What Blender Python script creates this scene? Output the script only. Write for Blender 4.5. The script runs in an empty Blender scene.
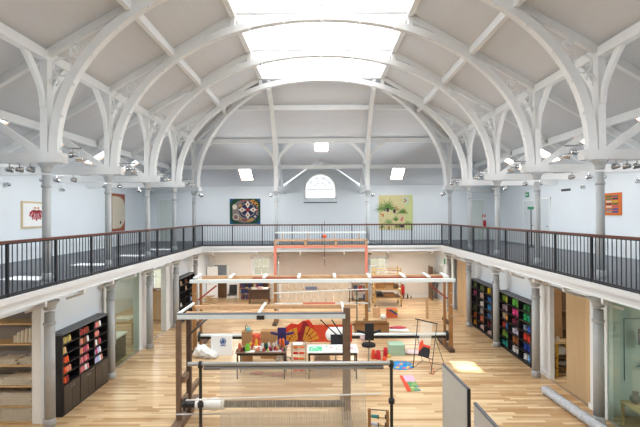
import bpy, math, random
from mathutils import Vector, Matrix, Euler
random.seed(7)
D = bpy.data
SC = bpy.context.scene
COL = SC.collection
PI = math.pi
EYE = 5.2
UP, WASH, DOWN = 30, 105, 560
F = 426.7
CX = 0.05

# ------------------------------------------------------------------ camera
cam_d = D.cameras.new('camera'); cam = D.objects.new('camera', cam_d); COL.objects.link(cam)
cam_d.sensor_width = 36; cam_d.lens = 24.0; cam_d.clip_start = .05; cam_d.clip_end = 300
CM = (Matrix.Rotation(math.radians(.13), 4, 'Z') @ Matrix.Rotation(math.radians(90.2), 4, 'X') @ Matrix.Rotation(math.radians(-.31), 4, 'Z'))
cam.matrix_world = Matrix.Translation((0, 0, EYE)) @ CM
SC.camera = cam
def P(px, py, Y):
    "the point at distance Y down the hall seen at this place of the photograph"
    d = CM.to_3x3() @ Vector(((px-320)/F, -(py-213.5)/F, -1))
    t = Y/d.y
    return Vector((d.x*t, Y, EYE + d.z*t))
def FL(px, py, z=0.0):
    d = CM.to_3x3() @ Vector(((px-320)/F, -(py-213.5)/F, -1))
    t = (z-EYE)/d.z
    return Vector((d.x*t, d.y*t, z))

# ------------------------------------------------------------------ materials
MATS = {}
def mat(name, col, rough=.6, metal=0, spec=.5, emit=None, estr=0, noise=0, nscale=3, bump=0, bscale=40, coat=0):
    if name in MATS: return MATS[name]
    m = D.materials.new(name); m.use_nodes = True; nt = m.node_tree; b = nt.nodes['Principled BSDF']
    b.inputs['Base Color'].default_value = (*col, 1); b.inputs['Roughness'].default_value = rough
    b.inputs['Metallic'].default_value = metal; b.inputs['Specular IOR Level'].default_value = spec
    if emit: b.inputs['Emission Color'].default_value = (*emit, 1); b.inputs['Emission Strength'].default_value = estr
    if noise or bump:
        tc = nt.nodes.new('ShaderNodeTexCoord')
        if noise:
            n = nt.nodes.new('ShaderNodeTexNoise'); n.inputs['Scale'].default_value = nscale; n.inputs['Detail'].default_value = 5
            nt.links.new(tc.outputs['Object'], n.inputs['Vector'])
            r = nt.nodes.new('ShaderNodeValToRGB')
            r.color_ramp.elements[0].position = .3; r.color_ramp.elements[1].position = .7
            r.color_ramp.elements[0].color = (*[max(0, c*(1-noise)) for c in col], 1)
            r.color_ramp.elements[1].color = (*[min(1, c*(1+noise)) for c in col], 1)
            nt.links.new(n.outputs['Fac'], r.inputs['Fac']); nt.links.new(r.outputs['Color'], b.inputs['Base Color'])
        if bump:
            n2 = nt.nodes.new('ShaderNodeTexNoise'); n2.inputs['Scale'].default_value = bscale
            bp = nt.nodes.new('ShaderNodeBump'); bp.inputs['Strength'].default_value = bump; bp.inputs['Distance'].default_value = .01
            nt.links.new(tc.outputs['Object'], n2.inputs['Vector']); nt.links.new(n2.outputs['Fac'], bp.inputs['Height']); nt.links.new(bp.outputs['Normal'], b.inputs['Normal'])
    MATS[name] = m
    return m
def srgb(r, g, b):
    f = lambda c: (c/255/12.92) if c/255 <= .04045 else ((c/255+.055)/1.055)**2.4
    return (f(r), f(g), f(b))

def board_mat(name, col, axis, rough, width, length, var, line=.85, mort=.004, hues=None, spec=.5, coat=0):
    "boards laid along one axis: 'X' or 'Y'"
    m = D.materials.new(name); m.use_nodes = True; nt = m.node_tree; b = nt.nodes['Principled BSDF']; L = nt.links.new
    tc = nt.nodes.new('ShaderNodeTexCoord'); mp = nt.nodes.new('ShaderNodeMapping')
    L(tc.outputs['Object'], mp.inputs['Vector'])
    if axis == 'Y': mp.inputs['Rotation'].default_value = (0, 0, PI/2)
    if axis == 'Z': mp.inputs['Rotation'].default_value = (0, PI/2, 0)
    br = nt.nodes.new('ShaderNodeTexBrick')
    sx = nt.nodes.new('ShaderNodeSeparateXYZ'); L(mp.outputs['Vector'], sx.inputs[0])
    dv = nt.nodes.new('ShaderNodeMath'); dv.operation = 'DIVIDE'; dv.inputs[1].default_value = width; L(sx.outputs['Y'], dv.inputs[0])
    fo = nt.nodes.new('ShaderNodeMath'); fo.operation = 'FLOOR'; L(dv.outputs[0], fo.inputs[0])
    wn = nt.nodes.new('ShaderNodeTexWhiteNoise'); wn.noise_dimensions = '1D'; L(fo.outputs[0], wn.inputs['W'])
    ma = nt.nodes.new('ShaderNodeMath'); ma.operation = 'MULTIPLY_ADD'; ma.inputs[1].default_value = length*9; L(wn.outputs['Value'], ma.inputs[0]); L(sx.outputs['X'], ma.inputs[2])
    cb = nt.nodes.new('ShaderNodeCombineXYZ'); L(ma.outputs[0], cb.inputs['X']); L(sx.outputs['Y'], cb.inputs['Y']); L(cb.outputs[0], br.inputs['Vector'])
    br.inputs['Scale'].default_value = 1; br.inputs['Brick Width'].default_value = length; br.inputs['Row Height'].default_value = width
    br.inputs['Mortar Size'].default_value = mort; br.inputs['Mortar Smooth'].default_value = .2; br.inputs['Bias'].default_value = 0
    br.offset = 0; br.offset_frequency = 1; br.squash = 1
    lo = [c*(1-var) for c in col]; hi = [min(1, c*(1+var)) for c in col]
    if hues: lo, hi = hues
    br.inputs['Color1'].default_value = (*lo, 1); br.inputs['Color2'].default_value = (*hi, 1)
    br.inputs['Mortar'].default_value = (*[c*line for c in col], 1)
    # grain stretched along the board
    mp2 = nt.nodes.new('ShaderNodeMapping'); L(mp.outputs['Vector'], mp2.inputs['Vector']); mp2.inputs['Scale'].default_value = (1.2, 14, 1)
    n = nt.nodes.new('ShaderNodeTexNoise'); L(mp2.outputs['Vector'], n.inputs['Vector']); n.inputs['Scale'].default_value = 1.0; n.inputs['Detail'].default_value = 4
    mx = nt.nodes.new('ShaderNodeMix'); mx.data_type = 'RGBA'; mx.blend_type = 'MULTIPLY'; mx.inputs[0].default_value = 1
    rr = nt.nodes.new('ShaderNodeValToRGB'); v = 1-var*.9
    rr.color_ramp.elements[0].position = .3; rr.color_ramp.elements[1].position = .7
    rr.color_ramp.elements[0].color = (v, v*.985, v*.96, 1); rr.color_ramp.elements[1].color = (1, 1, 1, 1)
    L(n.outputs['Fac'], rr.inputs['Fac']); L(br.outputs['Color'], mx.inputs[6]); L(rr.outputs['Color'], mx.inputs[7]); L(mx.outputs[2], b.inputs['Base Color'])
    b.inputs['Roughness'].default_value = rough; b.inputs['Specular IOR Level'].default_value = spec
    MATS[name] = m
    return m

def glass_mat(name, tint, gloss=.12, rough=.02):
    m = D.materials.new(name); m.use_nodes = True; nt = m.node_tree; nt.nodes.clear(); L = nt.links.new
    o = nt.nodes.new('ShaderNodeOutputMaterial'); t = nt.nodes.new('ShaderNodeBsdfTransparent'); g = nt.nodes.new('ShaderNodeBsdfGlossy')
    fr = nt.nodes.new('ShaderNodeLayerWeight'); pw = nt.nodes.new('ShaderNodeMath'); pw.operation = 'POWER'; pw.inputs[1].default_value = 5; L(fr.outputs['Facing'], pw.inputs[0])
    mx = nt.nodes.new('ShaderNodeMixShader'); t.inputs['Color'].default_value = (*tint, 1); g.inputs['Roughness'].default_value = rough
    ad = nt.nodes.new('ShaderNodeMath'); ad.operation = 'MULTIPLY_ADD'; ad.inputs[1].default_value = .5; ad.inputs[2].default_value = gloss; ad.use_clamp = True
    L(pw.outputs[0], ad.inputs[0]); L(ad.outputs[0], mx.inputs['Fac']); L(t.outputs[0], mx.inputs[1]); L(g.outputs[0], mx.inputs[2]); L(mx.outputs[0], o.inputs['Surface'])
    MATS[name] = m
    return m

WHITE = mat('white_paint', srgb(238, 239, 238), .5, noise=.02, nscale=2)
ARCHW = mat('white_enamel_timber', srgb(240, 242, 242), .35, noise=.02, nscale=4)
WALLW = mat('white_wall', srgb(222, 229, 234), .7, noise=.015, nscale=.8)
WARMW = mat('warm_white_wall', srgb(232, 227, 220), .7, noise=.015, nscale=.8)
FASC = mat('fascia_white', srgb(226, 227, 227), .4)
SOFF = mat('soffit_white', srgb(228, 228, 226), .7)
GREYIRON = mat('pale_grey_iron', srgb(196, 200, 202), .4, noise=.03, nscale=6)
LOWIRON = mat('grey_iron', srgb(172, 173, 173), .45, noise=.05, nscale=5)
CHAR = mat('charcoal_metal', srgb(36, 41, 48), .4, spec=.5)
HANDR = mat('mahogany_handrail', srgb(104, 60, 46), .35, noise=.15, nscale=8)
GFLOOR = mat('grey_gallery_carpet', srgb(120, 125, 132), .9, noise=.06, nscale=6)
CHROME = mat('chrome', srgb(200, 200, 200), .18, 1)
STEEL = mat('brushed_steel', srgb(178, 178, 176), .35, .8)
BLACKM = mat('black_metal', srgb(34, 33, 33), .4)
DKLAM = mat('dark_brown_laminate', srgb(58, 50, 45), .3, noise=.1, nscale=8)
BLKCAS = mat('black_casework', srgb(27, 26, 29), .4)
GREYTOP = mat('grey_top', srgb(96, 98, 102), .6)  # even grey, paler than the black casework
LOOMW = mat('pine_beam', srgb(206, 166, 126), .55, noise=.12, nscale=7)
LOOMB = mat('brown_loom_timber', srgb(122, 96, 76), .6, noise=.18, nscale=6)
LOOMD = mat('dark_loom_timber', srgb(84, 62, 50), .6, noise=.18, nscale=6)
OCHRE = mat('ochre_timber', srgb(160, 114, 68), .55, noise=.12, nscale=6)
REDOX = mat('red_oxide_steel', srgb(156, 74, 60), .5, noise=.06, nscale=6)
PINKP = mat('salmon_paint', srgb(226, 134, 112), .5, noise=.06, nscale=6)
ALUW = mat('white_aluminium', srgb(226, 231, 229), .35)
OAKV = board_mat('oak_veneer', srgb(198, 168, 128), 'X', .4, .3, 5, .1, .96, .002)
DARKOAK = mat('brown_cabinet', srgb(104, 74, 46), .5, noise=.1, nscale=3)
PLY = mat('plywood', srgb(203, 170, 124), .6, noise=.1, nscale=5)
CARD = mat('cardboard', srgb(170, 128, 84), .8, noise=.06, nscale=6)
WHITEWASH = mat('whitewashed_board', srgb(208, 190, 166), .7, noise=.1, nscale=5)
YELM = mat('yellow_steel', srgb(208, 160, 60), .45)
CREAM = mat('cream_cotton', srgb(226, 216, 198), .9, bump=.4)
WHITEC = mat('white_cloth', srgb(238, 236, 230), .9, bump=.5, bscale=30)
TAUPE = mat('taupe_blind', srgb(182, 172, 164), .85, noise=.03, nscale=2)
FLOOR = board_mat('maple_strip_floor', srgb(220, 188, 146), 'X', .3, .11, 1.5, .2, .8, .002, hues=(srgb(184, 140, 94), srgb(234, 205, 162)), spec=.5)
CEILY = board_mat('ceiling_boards_side', srgb(221, 224, 228), 'Y', .7, .11, 60, .008, .96, .004)
CEILX = board_mat('ceiling_boards_hip_lightened', srgb(226, 230, 236), 'X', .7, .11, 60, .008, .96, .004)  # lighter copy of the side boards; extra brightness is put into the colour
GLASSG = glass_mat('green_glass', (.80, .87, .83), .06)
GLASSC = glass_mat('clear_glass', (.95, .97, .97), .03)
GLASST = glass_mat('teal_glass', (.80, .90, .88), .06)
LANT = mat('diffusing_lantern_pane', (.9, .9, .9), .5, emit=(.97, .985, 1.0), estr=2.1)
BLINDP = mat('lit_roof_window_blind', (.9, .9, .9), .5, emit=(1.0, .98, .96), estr=8.0)
FRAMEO = mat('pine_window_frame', srgb(226, 192, 164), .5)
STONE = board_mat('pale_stone', srgb(158, 146, 122), 'X', .9, .3, .6, .2, .6, .012)
CARP = mat('dark_interior', srgb(70, 62, 56), .8)

# ------------------------------------------------------------------ mesh builder
class MB:
    def __init__(s): s.v = []; s.f = []; s.sm = []; s.mi = []; s.cur = 0
    def add(s, vs, fs, smooth=False):
        b = len(s.v); s.v += [Vector(p) for p in vs]
        for f in fs: s.f.append([b+i for i in f]); s.sm.append(smooth); s.mi.append(s.cur)
        return s
    def box(s, x0, y0, z0, x1, y1, z1):
        if x0 > x1: x0, x1 = x1, x0
        if y0 > y1: y0, y1 = y1, y0
        if z0 > z1: z0, z1 = z1, z0
        return s.add([(x0,y0,z0),(x1,y0,z0),(x1,y1,z0),(x0,y1,z0),(x0,y0,z1),(x1,y0,z1),(x1,y1,z1),(x0,y1,z1)],
                     [(0,3,2,1),(4,5,6,7),(0,1,5,4),(1,2,6,5),(2,3,7,6),(3,0,4,7)])
    def bar(s, p0, p1, w, h, up=(0,0,1)):
        p0 = Vector(p0); p1 = Vector(p1); d = (p1-p0).normalized(); up = Vector(up)
        sx = d.cross(up)
        if sx.length < 1e-4: sx = d.cross(Vector((0,1,0)))
        sx.normalize(); uz = sx.cross(d).normalized(); sx *= w/2; uz *= h/2
        return s.add([p0-sx-uz, p0+sx-uz, p0+sx+uz, p0-sx+uz, p1-sx-uz, p1+sx-uz, p1+sx+uz, p1-sx+uz],
                     [(0,1,2,3),(4,7,6,5),(0,4,5,1),(1,5,6,2),(2,6,7,3),(3,7,4,0)])
    def sweep(s, pts, n, w, h):
        "rectangular section: w along the unit normal n of the curve's plane, h in the plane"
        pts = [Vector(p) for p in pts]; n = Vector(n).normalized(); rings = []
        for i, p in enumerate(pts):
            t = (pts[min(i+1, len(pts)-1)] - pts[max(i-1, 0)]).normalized(); q = n.cross(t).normalized()
            hh = h[i] if isinstance(h, (list, tuple)) else h
            rings += [p-n*w/2-q*hh/2, p+n*w/2-q*hh/2, p+n*w/2+q*hh/2, p-n*w/2+q*hh/2]
        fs = [(3,2,1,0), tuple(len(rings)-4+k for k in range(4))]
        for i in range(len(pts)-1):
            for k in range(4): fs.append((4*i+k, 4*i+(k+1)%4, 4*i+4+(k+1)%4, 4*i+4+k))
        return s.add(rings, fs)
    def tube(s, pts, r, n=10, cap=True):
        pts = [Vector(p) for p in pts]; vs = []; prev = None
        for i, p in enumerate(pts):
            t = (pts[min(i+1, len(pts)-1)] - pts[max(i-1, 0)]).normalized()
            a = prev - t*prev.dot(t) if prev is not None else t.cross(Vector((0,0,1)))
            if a.length < 1e-4: a = t.cross(Vector((1,0,0)))
            a.normalize(); prev = a; b = t.cross(a); rr = r[i] if isinstance(r, (list, tuple)) else r
            for k in range(n): vs.append(p + (a*math.cos(2*PI*k/n) + b*math.sin(2*PI*k/n))*rr)
        fs = [(n*i+k, n*i+(k+1)%n, n*(i+1)+(k+1)%n, n*(i+1)+k) for i in range(len(pts)-1) for k in range(n)]
        s.add(vs, fs, True)
        if cap: s.add(vs[:n], [tuple(range(n))][::-1]); s.add(vs[-n:], [tuple(range(n))])
        return s
    def lathe(s, prof, c=(0,0,0), n=16, axis='Z'):
        c = Vector(c); vs = []
        for r, z in prof:
            for k in range(n):
                x, y = r*math.cos(2*PI*k/n), r*math.sin(2*PI*k/n)
                vs.append(c + (Vector((x, y, z)) if axis == 'Z' else Vector((x, -z, y)) if axis == 'Y' else Vector((z, x, y))))
        fs = [(n*i+k, n*i+(k+1)%n, n*(i+1)+(k+1)%n, n*(i+1)+k) for i in range(len(prof)-1) for k in range(n)]
        fs += [tuple(reversed(range(n))), tuple(n*(len(prof)-1)+k for k in range(n))]
        return s.add(vs, fs, True)
    def ball(s, c, r, n=8, sc=(1,1,1)):
        c = Vector(c); m = max(4, n//2+1); vs = []; fs = []
        for i in range(m+1):
            a = PI*i/m
            for k in range(n):
                b = 2*PI*k/n; vs.append(c+Vector((r*sc[0]*math.sin(a)*math.cos(b), r*sc[1]*math.sin(a)*math.sin(b), r*sc[2]*math.cos(a))))
        for i in range(m):
            for k in range(n): fs.append((n*i+k, n*(i+1)+k, n*(i+1)+(k+1)%n, n*i+(k+1)%n))
        return s.add(vs, fs, True)
    def prism(s, pts, d):
        "closed outline extruded by vector d"
        pts = [Vector(p) for p in pts]; d = Vector(d); n = len(pts)
        return s.add(pts + [p+d for p in pts], [tuple(reversed(range(n))), tuple(range(n, 2*n))] + [(i, (i+1)%n, n+(i+1)%n, n+i) for i in range(n)])
    def blob(s, c, size, seed=0, n=14, rough=.25):
        rnd = random.Random(seed); c = Vector(c); m = n//2; vs = []; fs = []
        ph = [rnd.uniform(0, 6.28) for _ in range(8)]
        for i in range(m+1):
            a = PI*i/m
            for k in range(n):
                b = 2*PI*k/n; q = 1+rough*(math.sin(3*b+ph[0]+2*a)+math.sin(5*a+ph[1])*math.sin(4*b+ph[2])+.6*math.sin(7*b+5*a+ph[3]))*math.sin(a)*.5
                vs.append(c+Vector((size[0]*q*math.sin(a)*math.cos(b), size[1]*q*math.sin(a)*math.sin(b), max(-size[2]*.95, size[2]*q*math.cos(a)))))
        for i in range(m):
            for k in range(n): fs.append((n*i+k, n*(i+1)+k, n*(i+1)+(k+1)%n, n*i+(k+1)%n))
        return s.add(vs, fs, True)
    def slot(s, i): s.cur = i; return s

def world_loc(o):
    v = Vector((0,0,0))
    while o is not None: v += o.location; o = o.parent
    return v
def obj(name, mb, m, parent=None, **kw):
    me = D.meshes.new(name); off = world_loc(parent)
    me.from_pydata([v-off for v in mb.v], [], mb.f)
    for mm in (m if isinstance(m, (list, tuple)) else [m]): me.materials.append(mm)
    me.polygons.foreach_set('use_smooth', mb.sm); me.polygons.foreach_set('material_index', mb.mi)
    me.validate(); me.update()
    import bmesh
    bm = bmesh.new(); bm.from_mesh(me); bmesh.ops.recalc_face_normals(bm, faces=bm.faces[:]); bm.to_mesh(me); bm.free()
    o = D.objects.new(name, me); COL.objects.link(o)
    if parent: o.parent = parent
    for k, v in kw.items(): o[k] = v
    return o
def tag(o, label, cat, group=None, kind=None):
    o['label'] = label; o['category'] = cat
    if group: o['group'] = group
    if kind: o['kind'] = kind
    return o
def thing(name, label, cat, loc=(0,0,0), group=None):
    o = D.objects.new(name, None); COL.objects.link(o); o.location = loc; o.empty_display_size = .1
    return tag(o, label, cat, group)
def struct(name, mb, m): 
    o = obj(name, mb, m); o['kind'] = 'structure'; return o
def dup(root, loc, rotz=0, label=None, group=None):
    def cp(o, par):
        c = o.copy(); COL.objects.link(c); c.parent = par
        for ch in list(o.children): cp(ch, c)
        return c
    r = root.copy(); COL.objects.link(r); r.location = loc; r.rotation_euler = (0,0,rotz)
    if label: r['label'] = label
    if group: r['group'] = group
    for ch in list(root.children): cp(ch, r)
    return r
SIDE = {-1: 'left', 1: 'right'}
ORD = ['nearest', 'second', 'third', 'fourth', 'fifth', 'sixth', 'seventh', 'eighth', 'ninth', 'tenth']

# ------------------------------------------------------------------ key sizes
COLY = [10.6 + 3.09*i for i in range(5)]      # column rows
GF = 3.6                                      # gallery floor
XC, XL = 6.88, 6.81                           # upper and lower column lines
RX, RY = 6.31, 22.2                           # railing lines
WX, WY = 10.9, 26.85                          # outer walls
LWL, LWR = -7.06, 7.2                         # lower side walls
PLH = EYE+4.05                                # arcade plate
NEARY = -12.0
def roofz(x): return EYE + 4.12 - .578*(abs(x-CX)-XC)
LX = 2.84; LY = COLY[3]                       # lantern edge
HK = .578*(XC-LX)/(COLY[4]-LY)                # pitch of the steeper end slope
HR = (COLY[4]-LY)/(XC-LX)                     # plan direction of the hips
def hipz(y): return EYE + 4.12 - (.578 if y > COLY[4] else HK)*(y-COLY[4])

# ------------------------------------------------------------------ floors and walls
struct('floor', MB().box(-WX-.3+CX, NEARY, -.2, WX+.3+CX, WY+.2, 0), FLOOR)
WT = roofz(CX+WX)                             # wall top height
# outer upper walls
struct('wall_left', MB().box(CX-WX-.25, NEARY, 0, CX-WX, WY+.25, WT+.12), WALLW)
struct('wall_right', MB().box(CX+WX, NEARY, 0, CX+WX+.25, WY+.25, WT+.12), WALLW)
b = MB().box(CX-WX, NEARY-.25, 0, CX+WX, NEARY, 12)
struct('wall_near', b, WALLW)

def wall_y(name, y, t, x0, x1, z0, z1, holes, m):
    "a wall at constant y with rectangular holes (hx0,hx1,hz0,hz1)"
    b = MB(); xs = sorted({x0, x1, *[h[0] for h in holes], *[h[1] for h in holes]}); zs = sorted({z0, z1, *[h[2] for h in holes], *[h[3] for h in holes]})
    for i in range(len(xs)-1):
        for j in range(len(zs)-1):
            cx, cz = (xs[i]+xs[i+1])/2, (zs[j]+zs[j+1])/2
            if any(h[0] < cx < h[1] and h[2] < cz < h[3] for h in holes): continue
            b.box(xs[i], y, zs[j], xs[i+1], y+t, zs[j+1])
    return struct(name, b, m)
W1 = (-4.3, -3.25, .95, 2.5); W2 = (3.05, 4.1, .95, 2.5); W3 = (-10.6, -9.2, .5, 2.3)
D1 = (-6.75, -5.95, 0, 2.08)
AW = dict(x=CX-.08, r=1.03, z0=EYE+1.02, zs=EYE+1.62)   # arched window
wall_y('wall_far', WY, .25, CX-WX, CX+WX, 0, GF-.1, [W1, W2, W3, D1], WARMW)
# upper far wall with the arched window opening cut as strips
b = MB(); z0 = GF-.1; xl, xr = CX-WX, CX+WX; zt = WT+.05
b.box(xl, WY, z0, xr, WY+.25, AW['z0'])
b.box(xl, WY, AW['z0'], AW['x']-AW['r'], WY+.25, zt); b.box(AW['x']+AW['r'], WY, AW['z0'], xr, WY+.25, zt)
GX, GZ = 2.45, EYE+3.28                       # dormer half width and ridge height
def gz(x): return zt + (GZ-zt)*(1-abs(x-CX)/GX)
N = 24; R = AW['r']
for i in range(N):
    a0 = -R + 2*R*i/N; a1 = -R + 2*R*(i+1)/N
    h0 = AW['zs'] + math.sqrt(max(0, R*R-a0*a0)); h1 = AW['zs'] + math.sqrt(max(0, R*R-a1*a1)); X0, X1 = AW['x']+a0, AW['x']+a1
    b.prism([(X0,WY,h0),(X1,WY,h1),(X1,WY,max(h1,gz(X1))),(X0,WY,max(h0,gz(X0)))], (0,.25,0))
for s in (-1, 1):
    xa = AW['x']+s*R
    b.prism([(CX+s*GX,WY,zt),(xa,WY,zt),(xa,WY,gz(xa))], (0,.25,0))
o = struct('wall_far_upper', b, WALLW)

# ------------------------------------------------------------------ roof
def clip(poly, a, b_, c):
    "keep a*x+b*y+c >= 0"
    out = []
    for i in range(len(poly)):
        p, q = poly[i], poly[(i+1) % len(poly)]; dp = a*p[0]+b_*p[1]+c; dq = a*q[0]+b_*q[1]+c
        if dp >= 0: out.append(p)
        if (dp >= 0) != (dq >= 0): t = dp/(dp-dq); out.append((p[0]+(q[0]-p[0])*t, p[1]+(q[1]-p[1])*t))
    return out
VEL_Y = [2.9, 5.99, 9.06, 12.15, 15.24, 18.33, 21.42]
VX0, VX1, VH = 9.15, 10.1, .39                # side roof windows (distance from centre)
FV = [(-4.58, 25.3, 26.35), (4.6, 25.3, 26.35), (0.0, 23.1, 23.95)]   # end roof windows (x, y0, y1)
for s in (-1, 1):
    b = MB(); ys = sorted([NEARY, WY+.05] + [y+q for y in VEL_Y for q in (-VH, VH)]); xs = [LX, VX0, VX1, WX+.05]
    for i in range(3):
        for j in range(len(ys)-1):
            if i == 1 and any(abs((ys[j]+ys[j+1])/2 - vy) < .1 for vy in VEL_Y): continue
            q0 = [(xs[i],ys[j]),(xs[i+1],ys[j]),(xs[i+1],ys[j+1]),(xs[i],ys[j+1])]
            for half in (0, 1):
                pl = clip(q0, 0, -1 if half == 0 else 1, COLY[4] if half == 0 else -COLY[4])
                if len(pl) > 2: pl = clip(pl, HR, -1, LY-LX*HR) if half == 0 else clip(pl, 1, -1, COLY[4]-XC)
                if len(pl) > 2: b.prism([(CX+s*x, y, roofz(CX+x)) for x, y in pl], (0,0,.06))
    o = obj('ceiling', b, CEILY); o['kind'] = 'structure'; o['label'] = f'boarded {SIDE[s]} slope of the pitched roof'
b = MB(); xs = sorted({-WX, WX, 0, *[x-.39 for x, _, _ in FV], *[x+.39 for x, _, _ in FV]}); ys = sorted({LY, COLY[4], WY+.05, *[f[1] for f in FV], *[f[2] for f in FV]})
for i in range(len(xs)-1):
    for j in range(len(ys)-1):
        mx, my = (xs[i]+xs[i+1])/2, (ys[j]+ys[j+1])/2
        if any(abs(mx-f[0]) < .39 and f[1] < my < f[2] for f in FV): continue
        pl = [(xs[i],ys[j]),(xs[i+1],ys[j]),(xs[i+1],ys[j+1]),(xs[i],ys[j+1])]
        if my < COLY[4]:
            pl = clip(pl, HR, 1, LX*HR-LY); pl = clip(pl, -HR, 1, LX*HR-LY) if len(pl) > 2 else pl
        else:
            pl = clip(pl, 1, 1, XC-COLY[4]); pl = clip(pl, -1, 1, XC-COLY[4]) if len(pl) > 2 else pl
        if len(pl) > 2 and abs(mx) < GX:       # leave out the dormer
            sg = 1 if mx > 0 else -1; pl = clip(pl, sg*2.37/GX, -1, 24.45)
        if len(pl) > 2: b.prism([(CX+x, y, hipz(y)) for x, y in pl], (0,0,.06))
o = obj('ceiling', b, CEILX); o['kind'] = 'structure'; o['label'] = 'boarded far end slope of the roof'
# dormer ceiling over the arched window
b = MB(); ap = Vector((CX, 24.45, hipz(24.45)))
for s in (-1, 1):
    b.prism([ap, (CX, WY+.1, ap.z+.04), (CX+s*GX, WY+.1, WT-.02)], (0,0,.14))
o = obj('ceiling', b, WHITE); o['kind'] = 'structure'; o['label'] = 'small white gabled ceiling over the arched window'

# purlins and plates
def purlin(label, p0, p1, w, h, m=ARCHW, up=(0,0,1)):
    tag(obj('roof_purlin', MB().bar(p0, p1, w, h, up), m), label, 'beam')
for s in (-1, 1):
    sd = SIDE[s]
    for q, d in (('along the arcade, on top of the posts', XC), ('halfway up the main slope', 4.78), ('over the gallery', 8.9)):
        y1 = COLY[4] + (d-XC)*(1 if d > XC else HR); z = roofz(CX+d)-.13
        purlin(f'white timber beam {q}, {sd} side', (CX+s*d, NEARY, z), (CX+s*d, y1, z), .2 if d == XC else .14, .24)
    tag(obj('wall_plate', MB().box(CX+s*(WX-.12), NEARY, WT-.12, CX+s*WX, WY, WT+.02), ARCHW), f'white plate under the roof along the top of the {sd} wall', 'beam')
for q, y in (('on top of the end posts', COLY[4]), ('halfway up the end slope', COLY[4]-1.78), ('above the far gallery', COLY[4]+2.02)):
    d = XC + (y-COLY[4])/(1 if y > COLY[4] else HR); z = hipz(y)-.13
    purlin(f'white timber beam across the far end, {q}', (CX-d, y, z), (CX+d, y, z), .2 if y == COLY[4] else .14, .24)

# ------------------------------------------------------------------ lantern rooflight
LZ = EYE+6.45
t = thing('roof_lantern', 'long overexposed white glazed lantern rooflight at the roof crown', 'rooflight', (CX, 8, LZ))
b = MB()
for s in (-1, 1):
    b.box(CX+s*LX-.09, NEARY, LZ-.12, CX+s*LX+.09, LY+.09, LZ+.38)
b.box(CX-LX, LY-.09, LZ-.12, CX+LX, LY+.09, LZ+.38)
obj('curb', b, ARCHW, t)
RZ = LZ+.38+LX*.45
clear = [(-1.0, 17.9, .55, .34)]
# sloping panes: a grid of panes between glazing bars; one is clear glass
rows = 4; ncol = round((LY-NEARY)/.5)
ysp = [LY - .5*(ncol-i) for i in range(ncol+1)]
pane = MB(); cl = MB(); bars = MB()
def lz(x): return RZ - abs(x)*.45
for s in (-1, 1):
    for i in range(ncol):
        for j in range(rows):
            xa, xb = LX*j/rows, LX*(j+1)/rows; mx, my = s*(xa+xb)/2, (ysp[i]+ysp[i+1])/2
            q = [(CX+s*xa, ysp[i], lz(xa)), (CX+s*xb, ysp[i], lz(xb)), (CX+s*xb, ysp[i+1], lz(xb)), (CX+s*xa, ysp[i+1], lz(xa))]
            isclear = s == -1 and j == 1 and i in (ncol-4, ncol-5)
            (cl if isclear else pane).prism(q, (0, 0, .02))
    for j in range(rows+1):
        xa = LX*j/rows
        bars.bar((CX+s*xa, ysp[0], lz(xa)-.02), (CX+s*xa, LY, lz(xa)-.02), .04, .05)
    for i in range(0, ncol+1, 3):
        bars.bar((CX, ysp[i], RZ-.02), (CX+s*LX, ysp[i], lz(LX)-.02), .035, .05)
pane.prism([(CX-LX, LY, LZ+.38), (CX+LX, LY, LZ+.38), (CX, LY, RZ)], (0, .02, 0))
obj('diffusing_pane', pane, LANT, t); obj('clear_pane', cl, GLASSC, t); obj('glazing_bar', bars, ARCHW, t)

# roof windows
def velux(label, c, ux, uy, a, bb, pane_m, group):
    "c centre, ux/uy unit vectors in the roof plane, a/bb half sizes"
    c = Vector(c); ux = Vector(ux).normalized(); uy = Vector(uy).normalized(); n = ux.cross(uy).normalized()
    if n.z < 0: n = -n
    t = thing('roof_window', label, 'roof window', c, group)
    f = MB(); th = .03
    for sg in (-1, 1):
        f.bar(c+ux*sg*(a-th/2)-uy*bb+n*.02, c+ux*sg*(a-th/2)+uy*bb+n*.02, th, .08, n)
        f.bar(c+uy*sg*(bb-th/2)-ux*a+n*.02, c+uy*sg*(bb-th/2)+ux*a+n*.02, th, .08, n)
    obj('window_frame', f, FRAMEO, t)
    k = n*.05
    obj('pane', MB().prism([c-ux*a-uy*bb+k, c+ux*a-uy*bb+k, c+ux*a+uy*bb+k, c-ux*a+uy*bb+k], n*.01), pane_m, t)
for s in (-1, 1):
    for i, y in enumerate(VEL_Y):
        if i < 2: nm = f'pine framed roof window over the {SIDE[s]} gallery, behind the viewpoint'
        nm = f'pine framed roof window over the {SIDE[s]} gallery, {ORD[max(0,i-2)]} from the viewer'
        if i < 2: 
            if s == 1: 
                continue
            continue
        xm = (VX0+VX1)/2; c = (CX+s*xm, y, roofz(CX+xm)); ux = Vector((s, 0, -.578))
        velux(nm, c, ux, (0,1,0), (VX1-VX0)/2/math.cos(math.atan(.578)), VH, GLASSC if s == -1 else BLINDP, 'roof windows over the galleries')
# fill the two unseen openings behind the viewpoint
for s in (-1, 1):
    b = MB()
    for y in VEL_Y[:2]: b.prism([(CX+s*VX0, y-VH, roofz(CX+VX0)), (CX+s*VX1, y-VH, roofz(CX+VX1)), (CX+s*VX1, y+VH, roofz(CX+VX1)), (CX+s*VX0, y+VH, roofz(CX+VX0))], (0,0,.16))
    o = obj('ceiling', b, CEILY); o['kind'] = 'structure'
for (x, y0, y1), nm in zip(FV, ('left of the arched window', 'right of the arched window', 'centred high above the arched window')):
    ym = (y0+y1)/2
    velux(f'bright roof window in the far slope, {nm}', (CX+x, ym, hipz(ym)), (0,1,-.578), (1,0,0), (y1-y0)/2*1.155, .39, BLINDP, 'roof windows in the far slope')

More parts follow.
